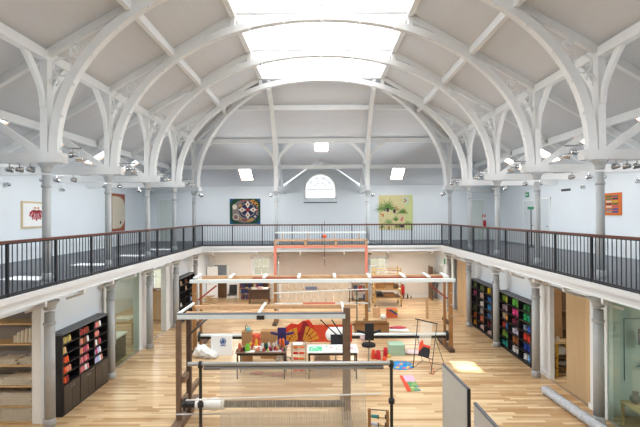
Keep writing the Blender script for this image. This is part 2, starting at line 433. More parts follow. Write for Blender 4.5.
# ------------------------------------------------------------------ trusses
A, H0, BV, NE = 6.66, EYE+1.62, 4.73, 2.08
def arch_pt(t):
    c, s_ = math.cos(t), math.sin(t)
    return (math.copysign(abs(c)**(2/NE), c)*A, H0 + BV*abs(s_)**(2/NE))
def ts(n): return [PI*i/n for i in range(n+1)]
bolt_mesh = MB().ball((0,0,0), .035, 6)
bolt_o = obj('bolt', bolt_mesh, ARCHW); bolt_me = bolt_o.data; D.objects.remove(bolt_o)
def bolt(parent, loc):
    o = D.objects.new('bolt', bolt_me); COL.objects.link(o); o.parent = parent; o.location = Vector(loc)-world_loc(parent)
def ring(b, c, r, y, w=.05, h=.045, a0=0, a1=2*PI, n=20):
    pts = [(c[0]+r*math.cos(a0+(a1-a0)*i/n), y, c[1]+r*math.sin(a0+(a1-a0)*i/n)) for i in range(n+1)]
    b.sweep(pts, (0,1,0), w*.8, h*.8)
def scroll(b, s, y):
    x = lambda d: CX+s*d
    ring(b, (x(6.47), EYE+3.72), .23, y)
    sg = (0 if s > 0 else PI)
    ring(b, (x(6.1), EYE+4.13), .17, y, a0=PI*.2, a1=PI*1.75)
    ring(b, (x(6.12), EYE+4.2), .07, y, a0=0, a1=PI*1.6, n=10)
    ring(b, (x(6.66), EYE+3.36), .1, y, a0=-PI*.4, a1=PI*1.2)
    for d, z in ((6.28, 4.02), (6.6, 3.45)): b.ball((x(d), y, EYE+z), .045, 6)
def brace_pts(base, d, h0=2.7, h1=4.0, L=.85):
    "curved knee brace from a post up to the plate; d = unit direction"
    base = Vector(base); d = Vector(d); us = (0,.02,.05,.12,.23,.37,.52,.67,.81,.92,.98); hs = (0,.13,.25,.37,.49,.61,.72,.82,.91,.97,1)
    return [base + d*(.06+(L-.06)*u) + Vector((0,0,EYE+h0+(h1-h0)*h)) for u, h in zip(us, hs)]
for k, y in enumerate(COLY[:4]):
    t = thing('roof_truss', f'white arched timber roof truss spanning the hall, {ORD[k]} from the viewer', 'roof truss', (CX, y, EYE+1.5), 'arched roof trusses')
    rib = obj('arch_rib', MB().sweep([(CX+x, y, z) for x, z in [(A, EYE+1.35)]+[arch_pt(q) for q in ts(56)]+[(-A, EYE+1.35)]], (0,1,0), .2, .22), ARCHW, t)
    for i in range(1, 18):
        x, z = arch_pt(PI*i/18); nx, nz = x/A, (z-H0)/BV; l = math.hypot(nx, nz)
        bolt(rib, (CX+x-nx/l*.15, y-.1, z-nz/l*.15))
    for s in (-1, 1):
        X = lambda d: CX+s*d
        obj('rafter', MB().bar((X(WX), y, roofz(CX+WX)-.1), (X(LX), y, roofz(CX+LX)-.1), .14, .19), ARCHW, t)
        obj('post', MB().box(X(XC)-.09, y-.1, EYE+1.35, X(XC)+.09, y+.1, PLH-.1), ARCHW, t)
        obj('tie_beam', MB().box(X(6.42), y-.13, EYE+1.33, X(WX), y+.13, EYE+1.57), ARCHW, t)
        obj('strut', MB().bar((X(7.0), y, EYE+1.55), (X(8.9), y, EYE+2.86), .14, .17), ARCHW, t)
        obj('hanger', MB().box(X(LX)-.07, y-.09, arch_pt(math.acos((LX/A)**(NE/2)))[1], X(LX)+.07, y+.09, LZ), ARCHW, t)
        for d in (-1, 1):
            obj('knee_brace', MB().sweep(brace_pts((X(XC), y+d*.08, 0), (0,d,0)), (1,0,0), .1, [.1,.1,.11,.13,.15,.16,.16,.16,.17,.18,.19]), ARCHW, t)
        b = MB(); scroll(b, s, y); obj('scroll_ornament', b, ARCHW, t)
    obj('collar_beam', MB().box(CX-LX, y-.08, LZ+.02, CX+LX, y+.08, LZ+.2), ARCHW, t)
# half trusses that carry the far end
def half_truss(label, base, d, outlen, diag, corner):
    """base: plan point of the column; d: unit plan direction into the hall; the curve follows the same outline"""
    base = Vector((base[0], base[1], 0)); d = Vector((d[0], d[1], 0)); o_ = Vector((-d.x, 1, 0)); k = 1
    n = d.normalized().cross(Vector((0,0,1)))
    t = thing('half_truss', label, 'roof truss', (base.x, base.y, EYE+1.5), 'half trusses at the far end')
    ends = XC-LX
    pts = [base+d*k*(XC-A)+Vector((0,0,EYE+1.35))]
    for i in range(29):
        x, z = arch_pt(PI/2*i/28)
        if x < LX: break
        pts.append(base + d*k*(XC-x) + Vector((0,0,z)))
    xe = LX; ze = arch_pt(math.acos((LX/A)**(NE/2)))[1]; pts.append(base+d*k*(XC-xe)+Vector((0,0,ze)))
    rib = obj('arch_rib', MB().sweep(pts, n, .2, .24), ARCHW, t)
    for p in pts[3::3]: bolt(rib, p+d*.1-Vector((0,0,.06)))
    zz = lambda q: EYE+4.12+.578*q-.14
    obj('rafter', MB().bar(base+o_*outlen+Vector((0,0,zz(-outlen))), base+Vector((0,0,zz(0))), .15, .2).bar(base+Vector((0,0,zz(0))), base+d*ends+Vector((0,0,zz(ends))), .15, .2), ARCHW, t)
    obj('post', MB().box(base.x-.09, base.y-.09, EYE+1.2, base.x+.09, base.y+.09, PLH-.1), ARCHW, t)
    obj('tie_beam', MB().bar(base+d*k*.42+Vector((0,0,EYE+1.42)), base+o_*outlen+Vector((0,0,EYE+1.42)), .2, .22), ARCHW, t)
    dirs = [(1,0,0), (-1,0,0)] if not corner else [(-math.copysign(1, base.x-CX),0,0), (0,-1,0)]
    for q in dirs:
        nn = (0,1,0) if q[0] else (1,0,0)
        obj('knee_brace', MB().sweep(brace_pts(base+Vector(q)*.06, q, 2.75, 4.0, 1.0 if not corner or q[0] else .85), nn, .1, [.1,.1,.12,.14,.16,.17,.17,.17,.18,.19,.2]), ARCHW, t)
    obj('strut', MB().bar(base+o_*.15+Vector((0,0,EYE+1.5)), base+o_*1.95+Vector((0,0,EYE+2.75)), .12, .15), ARCHW, t)
for s in (-1, 1):
    half_truss(f'white diagonal half arch rising from the far {SIDE[s]} corner column', (CX+s*XC, COLY[4]), (-s, -HR), WX-XC-.1, True, True)
    half_truss(f'white half arch seen edge on, {SIDE[s]} of the arched window', (CX+s*2.45, COLY[4]), (0,-HR), 3.8, False, False)

# ------------------------------------------------------------------ columns
def column(name, label, x, y, z0, z1, r, m, group):
    t = thing(name, label, 'column', (x, y, z0), group)
    obj('base', MB().lathe([(r*1.12, z0), (r*1.12, z0+.12), (r*1.05, z0+.15), (r*1.0, z0+.2)], (x, y, 0), 20), m, t)
    obj('shaft', MB().lathe([(r, z0+.2), (r*.93, z1-.3)], (x, y, 0), 20), m, t)
    obj('ring_moulding', MB().lathe([(r*.95, z1-.62), (r*1.15, z1-.6), (r*1.15, z1-.56), (r*.95, z1-.54)], (x, y, 0), 20), m, t)
    obj('capital', MB().lathe([(r*.95, z1-.24), (r*1.15, z1-.2), (r*1.1, z1-.17), (r*1.45, z1-.08), (r*1.75, z1-.05), (r*1.75, z1)], (x, y, 0), 20), m, t)
UZ = EYE+1.33
for s in (-1, 1):
    for k, y in enumerate(COLY):
        column('gallery_column', f'pale grey iron column on the {SIDE[s]} gallery, {ORD[k]} from the viewer', CX+s*XC, y, GF, UZ if k < 4 else EYE+1.3, .1, GREYIRON, 'upper iron columns')
        column('hall_column', f'grey iron column under the {SIDE[s]} gallery edge, {ORD[k]} from the viewer', CX+s*XL, y, 0, 3.12, .125, LOWIRON, 'lower iron columns')
    column('gallery_column', f'pale grey iron column on the far gallery, {SIDE[s]} of the arched window', CX+s*2.45, COLY[4], GF, EYE+1.3, .1, GREYIRON, 'upper iron columns')
    column('hall_column', f'grey iron column under the far gallery beside the {SIDE[s]} salmon loom post', CX+s*2.45, COLY[4], 0, 3.12, .12, LOWIRON, 'lower iron columns')

# ------------------------------------------------------------------ galleries
EX = RX-.08; EY = RY-.06
b = MB()
for s in (-1, 1): b.box(CX+s*EX, NEARY, 3.32, CX+s*WX, WY, GF-.01)
b.box(CX-EX, EY, 3.32, CX+EX, WY, GF-.01)
struct('gallery_deck', b, SOFF)['label'] = 'white gallery deck around the hall'
b = MB()
for s in (-1, 1): b.box(CX+s*(EX+.18), NEARY, GF-.01, CX+s*WX, WY, GF)
b.box(CX-EX-.18, EY+.18, GF-.01, CX+EX+.18, WY, GF)
struct('gallery_floor', b, GFLOOR)
def fascia(nm, pts2, label):
    b = MB()
    p0, p1, n = Vector((*pts2[0], 0)), Vector((*pts2[1], 0)), Vector((*pts2[2], 0))
    for z0, z1, o_, w in ((3.3, 3.5, -.02, .06), (3.49, 3.61, .03, .1), (3.46, 3.49, .0, .08), (3.3, 3.33, .0, .06)):
        c = (z0+z1)/2; b.bar(p0+n*o_+Vector((0,0,c)), p1+n*o_+Vector((0,0,c)), w, z1-z0)
    o = obj(nm, b, FASC); o['kind'] = 'structure'; o['label'] = label
fascia('trim_1', ((CX-EX, NEARY), (CX-EX, EY), (1, 0)), 'white moulded edge of the left gallery')
fascia('trim_2', ((CX+EX, NEARY), (CX+EX, EY), (-1, 0)), 'white moulded edge of the right gallery')
fascia('trim_3', ((CX-EX, EY), (CX+EX, EY), (0, -1)), 'white moulded edge of the far gallery')
# brackets under the edge
def gallery_bracket(x, y, d, label):
    n = Vector((d[0], d[1], 0)); p = Vector((x, y, 0)); b = MB()
    b.bar(p+Vector((0,0,3.27))+n*.02, p-n*.5+Vector((0,0,3.27)), .07, .08); b.ball(p+n*.0+Vector((0,0,3.2)), .035, 8); b.bar(p+Vector((0,0,3.2)), p-n*.45+Vector((0,0,3.06)), .05, .06)
    tag(obj('gallery_bracket', b, FASC), label, 'bracket', 'brackets under the gallery edge')
ki = 0
for s in (-1, 1):
    for k in range(10):
        y = 8.0+1.545*k
        if y > EY: break
        gallery_bracket(CX+s*EX, y, (-s, 0), f'small white bracket under the {SIDE[s]} gallery edge, {ORD[k]} from the viewer')
for k in range(6): gallery_bracket(CX-EX+.5+k*(2*EX-1)/5, EY, (0,-1), f'small white bracket under the far gallery edge, {ORD[k].replace("nearest","first")} from the left')

def railing(label, p0, p1, nbay, seedlab):
    p0 = Vector((*p0, GF)); p1 = Vector((*p1, GF)); d = p1-p0; L = d.length; u = d/L
    t = thing('gallery_railing', label, 'railing', p0)
    obj('handrail', MB().bar(p0+Vector((0,0,1.1)), p1+Vector((0,0,1.1)), .09, .05), HANDR, t)
    b = MB(); b.bar(p0+Vector((0,0,1.06)), p1+Vector((0,0,1.06)), .04, .02); obj('top_rail', b, CHAR, t)
    obj('bottom_rail', MB().bar(p0+Vector((0,0,.07)), p1+Vector((0,0,.07)), .05, .03), CHAR, t)
    obj('kick_strip', MB().bar(p0+Vector((0,0,.02)), p1+Vector((0,0,.02)), .03, .05), CHAR, t)
    for i in range(nbay+1):
        q = p0 + u*(L*i/nbay); obj('rail_post', MB().bar(q, q+Vector((0,0,1.07)), .05, .05, u), CHAR, t)
    per = round(L/nbay/.135); rest = MB(); cnt = 0; allb = []
    for i in range(nbay):
        for j in range(1, per): allb.append(p0 + u*(L*(i+j/per)/nbay))
    allb.sort(key=lambda q: q.y)
    for q in allb:
        bb = MB().bar(q+Vector((0,0,.07)), q+Vector((0,0,1.06)), .015, .015, u)
        if cnt < 100: obj('baluster', bb, CHAR, t); cnt += 1
        else: rest.add(bb.v, bb.f)
    if rest.v: obj('baluster', rest, CHAR, t)['kind'] = 'stuff'
railing('dark baluster railing with mahogany handrail along the left gallery', (CX-RX+.09, 5.3), (CX-RX+.09, RY), 11, 'l')
railing('dark baluster railing with mahogany handrail along the right gallery', (CX+RX-.09, 5.3), (CX+RX-.09, RY), 11, 'r')
railing('dark baluster railing with mahogany handrail across the far gallery', (CX-RX+.09, RY), (CX+RX-.09, RY), 8, 'f')

# ------------------------------------------------------------------ lower walls, left
TOPZ = 3.32
def wbox(name, x0, y0, z0, x1, y1, z1, m=WALLW, label=None):
    o = obj(name, MB().box(x0, y0, z0, x1, y1, z1), m); o['kind'] = 'structure'
    if label: o['label'] = label
    return o
T = .2
wbox('wall_left_store_header', LWL-T, 6.5, 2.95, LWL, 10.7, TOPZ)
wbox('wall_left_near', LWL-T, NEARY, 0, LWL, 6.5, TOPZ)
wbox('wall_left_store_near', CX-WX, 6.3, 0, LWL-T, 6.5, TOPZ)
wbox('wall_right_room_near', LWR+T, 5.8, 0, CX+WX, 6.0, TOPZ)
wbox('wall_right_store_far', 7.6, 15.6, 0, CX+WX, 15.75, TOPZ)
wbox('wall_left_pilaster', LWL-.2, 10.7, 0, LWL+.02, 10.98, TOPZ, WHITE)
wbox('wall_left_bookcase_bay', LWL-T, 10.98, 0, LWL, 13.75, TOPZ)
wbox('wall_left_glass_jamb', LWL-T, 13.75, 0, LWL+.04, 13.9, TOPZ, WHITE)
wbox('wall_left_glass_pier', LWL-T, 16.45, 0, LWL+.04, 17.3, TOPZ, WHITE)
wbox('wall_left_door_header', LWL-T, 17.3, 2.95, LWL, 19.3, TOPZ)
wbox('wall_left_door_pier', LWL-T, 19.3, 0, LWL+.04, 20.05, TOPZ, WHITE)
wbox('wall_left_far', LWL-T, 20.05, 0, LWL, WY, TOPZ)
wbox('wall_left_partition', CX-WX, 11.25, 0, LWL-.2, 11.4, TOPZ)
wbox('wall_left_partition_glass_room', CX-WX, 13.7, 0, LWL-T, 13.85, TOPZ, WARMW)
for i, (y0, y1) in enumerate(((10.68, 11.0), (16.43, 17.32), (19.28, 20.07))):
    wbox('baseboard_left', LWL, y0, 0, LWL+.05, y1, .14, WHITE)
def glazing(name, label, x, y0, y1, z1, m, posts, clips=True, s=1):
    t = thing(name, label, 'glass partition', (x, y0, 0))
    obj('glass_pane', MB().box(x-.008, y0, .03, x+.008, y1, z1), m, t)
    b = MB(); b.box(x-.03, y0, 0, x+.03, y1, .04); b.box(x-.03, y0, z1-.04, x+.03, y1, z1); obj('rail', b, STEEL, t)
    for py in posts: obj('handle', MB().tube([(x+s*.06, py, .85), (x+s*.06, py, 1.75)], .018, 8), STEEL, t)
    return t
glazing('glass_partition', 'tall greenish glass partition beside the left hall bookcase', LWL+.02, 13.9, 16.45, TOPZ, GLASSG, (14.2, 14.45))
glazing('glass_partition', 'narrow glass door bay further along the left wall', LWL+.02, 17.3, 19.3, 2.95, GLASSC, (18.2,))

# left glazed room contents
t = thing('display_table', 'pale wooden table with stacked pieces behind the left glass', 'table', (-8.2, 17.6, 0))
b = MB().box(-8.9, 17.2, .86, -7.55, 18.1, .92); obj('tabletop', b, PLY, t)
for x in (-8.8, -7.65):
    for y in (17.3, 18.0): obj('leg', MB().box(x-.04, y-.04, 0, x+.04, y+.04, .86), PLY, t)
tag(obj('paper_stack', MB().box(-8.5, 17.35, .92, -7.9, 17.9, 1.02), WHITEC), 'pile of white paper on the table behind the left glass', 'paper')
t = thing('display_counter', 'low dark counter with white top behind the left glass', 'counter', (-7.6, 14.6, 0))
obj('body', MB().box(-7.85, 14.2, 0, -7.3, 15.9, .84), CARP, t); obj('countertop', MB().box(-7.9, 14.15, .84, -7.25, 15.95, .9), WHITE, t)
t = thing('display_cabinet', 'brown wooden storage cabinet deep inside the left glazed room', 'cabinet', (-8.6, 21.5, 0))
obj('body', MB().box(-9.2, 21.2, 0, -7.9, 21.9, 1.5), DARKOAK, t); obj('door', MB().box(-9.17, 21.17, .05, -8.57, 21.2, 1.45), PLY, t); obj('door', MB().box(-8.53, 21.17, .05, -7.93, 21.2, 1.45), PLY, t)

# storage shelves with paper tubes, near left
t = thing('storage_shelving', 'open wooden storage shelves full of white tubes in the left store', 'shelves', (-8.2, 10.6, 0))
sh = [.04, .44, .94, 1.46, 2.0, 2.51]
for z in sh: obj('shelf', MB().box(-9.3, 10.72, z-.035, -7.3, 11.2, z), PLY, t)
for x in (-9.3, -7.3): obj('side_panel', MB().box(x, 10.74, 0, x+.02, 11.2, 2.75), WHITE, t)
obj('back_panel', MB().box(-9.3, 11.2, 0, -7.3, 11.23, 2.75), mat('store_back', srgb(140, 132, 126), .8), t)
tm = MB(); tm.lathe([(.033, 0), (.036, .01), (.036, .42), (.033, .43), (.024, .43), (.022, .2)], (0,0,0), 10, 'Y')
tube0 = obj('paper_tube', tm, CREAM); tm_me = tube0.data; D.objects.remove(tube0)
cone_me = None
def inst(name, me, loc, rot=(0,0,0), scale=(1,1,1)):
    o = D.objects.new(name, me); COL.objects.link(o); o.location = loc; o.rotation_euler = rot; o.scale = scale; return o
names5 = ['bottom shelf', 'second shelf from the bottom', 'third shelf from the bottom', 'fourth shelf from the bottom']
for si, (z, rowsn) in enumerate(((.04, 5), (.44, 4), (.94, 3), (1.46, 2))):
    for r in range(rowsn):
        for c in range(14):
            if si == 2 and r > 1 and c > 8: continue
            if si == 3 and (c in (4,) or (r == 1 and c > 10)): continue
            x = -7.35 - .078*c - (.039 if r % 2 else 0)
            o = inst('paper_tube', tm_me, (x, 11.18, z+.038+r*.068), (0,0,0))
            lay = ['lowest', 'second', 'third', 'fourth', 'fifth'][r]
            tag(o, f'white tube on {names5[si]}, left store, {lay} layer, {ORD[c] if 0<c<10 else ("first" if c==0 else ["eleventh","twelfth","thirteenth","fourteenth"][c-10])} from right', 'tube', 'white tubes in the left store')
upr = MB().lathe([(.045, 0), (.05, .02), (.04, .3), (.03, .32)], (0,0,0), 12)
o0 = obj('cotton_cone', upr, CREAM); up_me = o0.data; D.objects.remove(o0)
for c, (x, h) in enumerate(((-7.4, 1.15), (-7.5, 1.1), (-7.6, .95), (-7.7, .8), (-7.79, .55))):
    tag(inst('cotton_cone', up_me, (x, 10.85, 2.0), (0,0,0), (1,1,h)), f'upright cream cone on the upper shelf of left store, {ORD[c] if c else "first"} from right', 'yarn cone', 'cream cones on the upper store shelf')

# ------------------------------------------------------------------ bookcases
def bookcase(label, s, xf, xb, y0, y1, H, nsec, nrow, doors):
    """s: which side of the hall; xf front face x, xb back x"""
    t = thing('bookcase', label, 'bookcase', ((xf+xb)/2, (y0+y1)/2, 0)); th = .04
    base = .79 if doors else .06
    obj('top', MB().box(xf, y0, H-.05, xb, y1, H), GREYTOP, t)
    obj('back_panel', MB().box(xb-s*.02, y0, 0, xb, y1, H-.05), BLKCAS, t)
    obj('plinth', MB().box(xf, y0+th, 0, xb, y1-th, .06), BLKCAS, t)
    for i in range(nsec+1):
        yy = y0 + (y1-y0-th)*i/nsec; obj('side_panel', MB().box(xf, yy, 0, xb, yy+th, H-.05), BLKCAS, t)
    cells = []
    for i in range(nsec):
        ya = y0+(y1-y0-th)*i/nsec+th; yb = y0+(y1-y0-th)*(i+1)/nsec
        for r in range(nrow+ (1 if doors else 0)):
            z = base + (H-.05-base)*r/nrow
            if r < nrow: cells.append((i, r, ya, yb, z+.012, (H-.05-base)/nrow-.02))
            if r < nrow: obj('shelf', MB().box(xf+s*.01, ya, z-.012, xb-s*.02, yb, z+.012), BLKCAS, t)
        if doors:
            ym = (ya+yb)/2
            for a, c_, kk in ((ya, ym-.004, ym-.05), (ym+.004, yb, ym+.05)):
                d = obj('door', MB().box(xf-s*.02, a, .07, xf, c_, base-.015), DKLAM, t)
                obj('knob', MB().ball((xf-s*.035, kk, base-.12), .018, 8), STEEL, d)
    return cells
yarn_mats = {}
def ymat(c, nm):
    k = 'yarn_'+nm.replace(' ', '_')+'_%d_%d_%d' % c
    if k not in yarn_mats: yarn_mats[k] = mat(k, srgb(*c), .85, bump=.6, bscale=80)
    return yarn_mats[k]
def cone_mb(r, h): return MB().lathe([(r, 0), (r*1.06, .015), (r*.92, h*.5), (r*.72, h*.92), (r*.25, h*.94), (r*.2, h), (r*.14, h)], (0,0,0), 12)
cone_lib = {}
def yarn_cone(loc, col, nm, r, h, label, group):
    k = (col, r, h)
    if k not in cone_lib:
        o = obj('yarn_cone', cone_mb(r, h), ymat(col, nm)); cone_lib[k] = o.data; D.objects.remove(o)
    o = inst('yarn_cone', cone_lib[k], loc, (0,0,random.uniform(0,6))); tag(o, label, 'yarn cone', group); return o
skein_lib = {}
def yarn_stack(loc, col, nm, dx, dy, dz, label, group):
    k = (col, round(dx,2), round(dy,2), round(dz,2))
    if k not in skein_lib:
        b = MB(); n = max(2, round(dz/.07))
        for i in range(n):
            hh = dz/n; b.tube([(-dx/2, 0, hh*(i+.5)), (-dx*.4, 0, hh*(i+.5)), (dx*.4, 0, hh*(i+.5)), (dx/2, 0, hh*(i+.5))], [hh*.3, hh*.55, hh*.55, hh*.3], 8)
        for v in b.v: v.y *= dy/(dz/n*.55)
        o = obj('yarn_bundle', b, ymat(col, nm)); skein_lib[k] = o.data; D.objects.remove(o)
    o = inst('yarn_bundle', skein_lib[k], loc); tag(o, label, 'yarn', group); return o
ROWN = {5: ['bottom', 'fourth', 'third', 'second', 'top'], 6: ['bottom', 'fifth', 'fourth', 'third', 'second', 'top']}
SECN = ['near', 'middle', 'far']
# left bookcase: [section][row from top] = list of colours
YLW=(176,158,90); OLV=(136,124,76); ORG=(204,84,44); RED=(150,56,48); PNK=(190,116,118); ROS=(166,72,88); SAL=(196,128,104); LIL=(176,164,200); PBL=(160,176,206); DRD=(132,52,50); WHT=(228,222,214); BRN=(120,70,50); TAN=(200,160,120)
CN = {YLW:'yellow', OLV:'olive', ORG:'orange', RED:'red', PNK:'pink', ROS:'rose', SAL:'salmon', LIL:'lilac', PBL:'pale blue', DRD:'dark red', WHT:'off-white', BRN:'brown', TAN:'tan'}
left_fill = [
 [[OLV, YLW, OLV, YLW], [YLW, TAN], [None, ORG, ORG], [RED, ORG, SAL, SAL], [None, ORG, DRD]],
 [[DRD, RED, DRD, RED, BRN], [PNK, SAL, BRN, BRN, WHT], [SAL, SAL, ROS, ROS, PNK], [PNK, PNK, ROS, PNK, ROS], [ROS, PNK, PNK, WHT, PNK]],
 [[ROS, PNK, SAL, WHT], [ROS, SAL, PNK], [PNK, WHT, BRN, ROS], [LIL, ROS, LIL, WHT], [PBL, LIL, PBL, WHT, SAL]]]
cells = bookcase('dark bookcase with closed lower doors against the left wall', -1, -6.72, -7.05, 11.05, 13.42, 2.15, 3, 5, True)
POS = ['first', 'second', 'third', 'fourth', 'fifth', 'sixth']
for i, r, ya, yb, z, h in cells:
    row = left_fill[i][4-r]
    for j, c in enumerate(row):
        if c is None: continue
        yy = ya+.075+j*.105
        yarn_cone((-6.79, yy, z), tuple(min(250, round(q*1.18)) for q in c), CN[c], .042, .17, f'{CN[c]} yarn cone, {POS[j]} from near end, {ROWN[5][r]} shelf, {SECN[i]} section of left bookcase', 'yarn cones in the left bookcase')
cells = bookcase('black bookcase near the far left corner of the hall', -1, -6.74, -7.05, 20.3, 22.7, 2.2, 3, 6, False)
for i, r, ya, yb, z, h in cells:
    for j in range(2):
        if random.random() < .4: continue
        c = random.choice([WHT, TAN, BRN, PBL])
        yarn_cone((-6.85, ya+.15+j*.3, z), c, CN[c], .055, .2, f'{CN[c]} yarn cone, {POS[j]} place, {ROWN[6][r]} shelf, {SECN[i]} section of far left bookcase', 'yarn cones in the far left bookcase')
# right bookcases
R3 = [[[(238,206,40)],[(60,120,190)],[(40,140,200),(60,150,200)],[(70,110,150)],[(120,30,50)],[(238,212,170),(240,190,200)]],
      [[(120,140,80)],[(224,190,176),(220,180,160)],[(236,228,216)],[(110,60,70),(180,170,165)],[(224,120,80)],[(228,196,190),(228,190,180)]],
      [[(110,140,70)],[(190,70,140)],[(36,40,70)],[(100,100,50)],[(238,120,50)],[(240,170,60)]]]
R4 = [[[(40,110,50)],[(20,150,120),(30,170,90)],[(20,80,190),(130,140,160)],[(228,60,40)],[(24,60,150)],[(110,170,220),(240,236,230)]],
      [[(100,180,60)],[(240,70,140)],[(70,30,40),(130,40,60)],[(190,180,200),(210,200,210)],[(160,90,40)],[(236,228,220)]],
      [[(220,210,60),(150,180,60)],[(206,170,180)],[(240,150,50),(236,216,190)],[(30,130,200),(230,80,60)],[(90,180,60),(160,200,80)],[(30,170,150),(40,180,170)]]]
def cname(c):
    r, g, b_ = c; mx, mn = max(c), min(c)
    if mx-mn < 32: return 'white' if mx > 215 else 'grey'
    if mx < 85: return 'dark maroon' if r > b_ else 'navy'
    if r == mx and mn > 150: return 'pale pink' if b_ >= g-12 else 'cream'
    if r == mx:
        if g > .8*r: return 'yellow' if b_ < .5*r else 'cream'
        if b_ > .5*r and b_ > g: return 'magenta pink'
        if g > .45*r: return 'orange' if r > 200 else 'brown'
        return 'red' if r > 150 else 'maroon'
    if g == mx: return 'teal' if b_ > .65*g else 'green'
    return 'blue'
for nm, nm2, fill, y0, y1 in (('far', 'far right', R3, 17.72, 20.25), ('near', 'near right', R4, 14.42, 17.1)):
    cells = bookcase(f'open black bookcase full of coloured yarn, {nm} one of the right wall pair', 1, 7.05, 7.38, y0, y1, 2.17, 3, 6, False)
    for i, r, ya, yb, z, h in cells:
        cs = fill[i][5-r]; w = (yb-ya)*.74/2
        for j in range(2):
            c = cs[j % len(cs)]; hh = h*(.52+.24*random.random())
            if random.random() < .08: hh *= .6
            yarn_stack((7.24, ya+.12+w*(j+.5), z), tuple(round(q*.86) for q in c), cname(c), .2, w*.44, hh, f'{cname(c)} yarn bundle, {"nearer" if j == 0 else "further"} half, {ROWN[6][r]} shelf, {SECN[i]} section, {nm2} bookcase', f'yarn in the {nm2} bookcase')

# ------------------------------------------------------------------ lower walls, right
wbox('wall_right_glass_pier', LWR-.03, 10.75, 0, LWR+.12, 10.97, TOPZ, WHITE)
wbox('wall_right_door_jamb', LWR-.02, 11.3, 0, LWR+.12, 11.45, TOPZ, WHITE)
wbox('wall_right_door_header', LWR, 11.45, 2.92, LWR+T, 13.45, TOPZ)
wbox('wall_right_pilaster', LWR-.02, 13.45, 0, LWR+.12, 14.2, TOPZ, WHITE)
wbox('wall_right_bookcase_bay', 7.4, 14.2, 0, 7.4+T, 20.5, TOPZ)
wbox('wall_right_pier', LWR, 20.5, 0, LWR+.4, 21.1, TOPZ, WHITE)
wbox('wall_right_column_recess', LWR+.1, 10.97, 0, LWR+.2, 11.3, TOPZ, LOWIRON)
wbox('wall_right_far_header', LWR, 21.1, 2.8, LWR+T, 23.3, TOPZ)
wbox('wall_right_far', LWR, 23.3, 0, LWR+T, WY, TOPZ)
wbox('wall_right_room_partition', LWR+.12, 10.97, 0, CX+WX, 11.1, TOPZ, mat('pale_teal_wall', srgb(196, 204, 200), .7))
wbox('wall_right_near', LWR, NEARY, 0, LWR+T, 6.0, TOPZ)
wbox('wall_right_recess', LWR+.4, 21.0, 0, LWR+2, 21.1, TOPZ)
for y0, y1 in ((13.43, 14.22), (10.98, 11.47), (20.48, 21.12)): wbox('baseboard_right', LWR-.06, y0, 0, LWR, y1, .14, WHITE)
wbox('baseboard_right', LWR-.04, 23.3, 0, LWR, WY, .12, WHITE)
wbox('baseboard_far', -5.9, WY-.03, 0, LWR, WY, .12, WHITE)
glazing('glass_partition', 'tall teal tinted glass partition at the right edge', LWR, 6.0, 10.75, TOPZ, GLASST, (), s=-1)
# wooden sliding door and what shows beside it
t = thing('sliding_door', 'large plain oak sliding door standing half open on the right', 'door', (LWR+.06, 12, 0))
obj('door_leaf', MB().box(LWR+.02, 11.46, .02, LWR+.08, 12.62, 2.9), OAKV, t); obj('door_track', MB().box(LWR+.0, 11.46, 2.9, LWR+.1, 13.44, 2.95), STEEL, t)
tag(obj('floor_track', MB().box(LWR-.03, 11.46, 0, LWR+.0, 13.44, .012), STEEL), 'thin metal floor track below the oak sliding door', 'track')
t = thing('sliding_door', 'oak sliding door near the far right corner', 'door', (LWR+.05, 22, 0))
obj('door_leaf', MB().box(LWR+.02, 21.1, .02, LWR+.08, 22.75, 2.8), OAKV, t)
t = thing('tall_cabinet', 'tall dark brown cabinet inside the right doorway', 'cabinet', (8.6, 14.6, 0))
obj('body', MB().box(7.85, 14.5, 0, 9.2, 15.0, 2.7), DARKOAK, t); obj('shelf', MB().box(7.85, 14.3, 1.9, 9.2, 14.5, 1.93), DARKOAK, t); obj('shelf', MB().box(7.85, 14.3, 1.3, 9.2, 14.5, 1.33), DARKOAK, t)
tag(obj('cardboard_sheet', MB().bar((7.72, 14.12, 1.12), (7.72, 14.18, 2.75), .45, .03, (0,1,0)), CARD), 'tall beige cardboard sheet standing inside the right doorway', 'cardboard')
t = thing('work_trolley', 'yellow wooden trolley with shelves of scraps inside right doorway', 'trolley', (7.75, 13.9, 0))
for x in (7.5, 8.05):
    for y in (13.65, 14.1): obj('leg', MB().box(x-.035, y-.035, 0, x+.035, y+.035, 1.05), YELM, t)
for z in (.3, .62, 1.08): obj('shelf', MB().box(7.45, 13.6, z-.03, 8.1, 14.15, z), PLY if z > 1 else DARKOAK, t)
tag(obj('crumpled_paper', MB().blob((7.72, 13.85, .78), (.2, .18, .16), 4), WHITEC), 'crumpled white paper on the trolley middle shelf', 'paper')
tag(obj('crumpled_paper', MB().blob((7.75, 13.8, .4), (.2, .18, .1), 9), mat('greyscrap', srgb(160,150,140), .9)), 'grey scraps on the trolley lower shelf', 'paper')
tag(obj('yarn_cone', MB().lathe([(.06,1.08),(.045,1.22),(.02,1.24)], (7.62,13.8,0), 12), CREAM), 'small cream cone on the trolley top', 'yarn cone')
tag(obj('timber_offcut', MB().bar((7.4, 13.7, .1), (8.0, 13.75, .04), .1, .05), PLY), 'pale timber offcut on the floor under the trolley', 'timber')
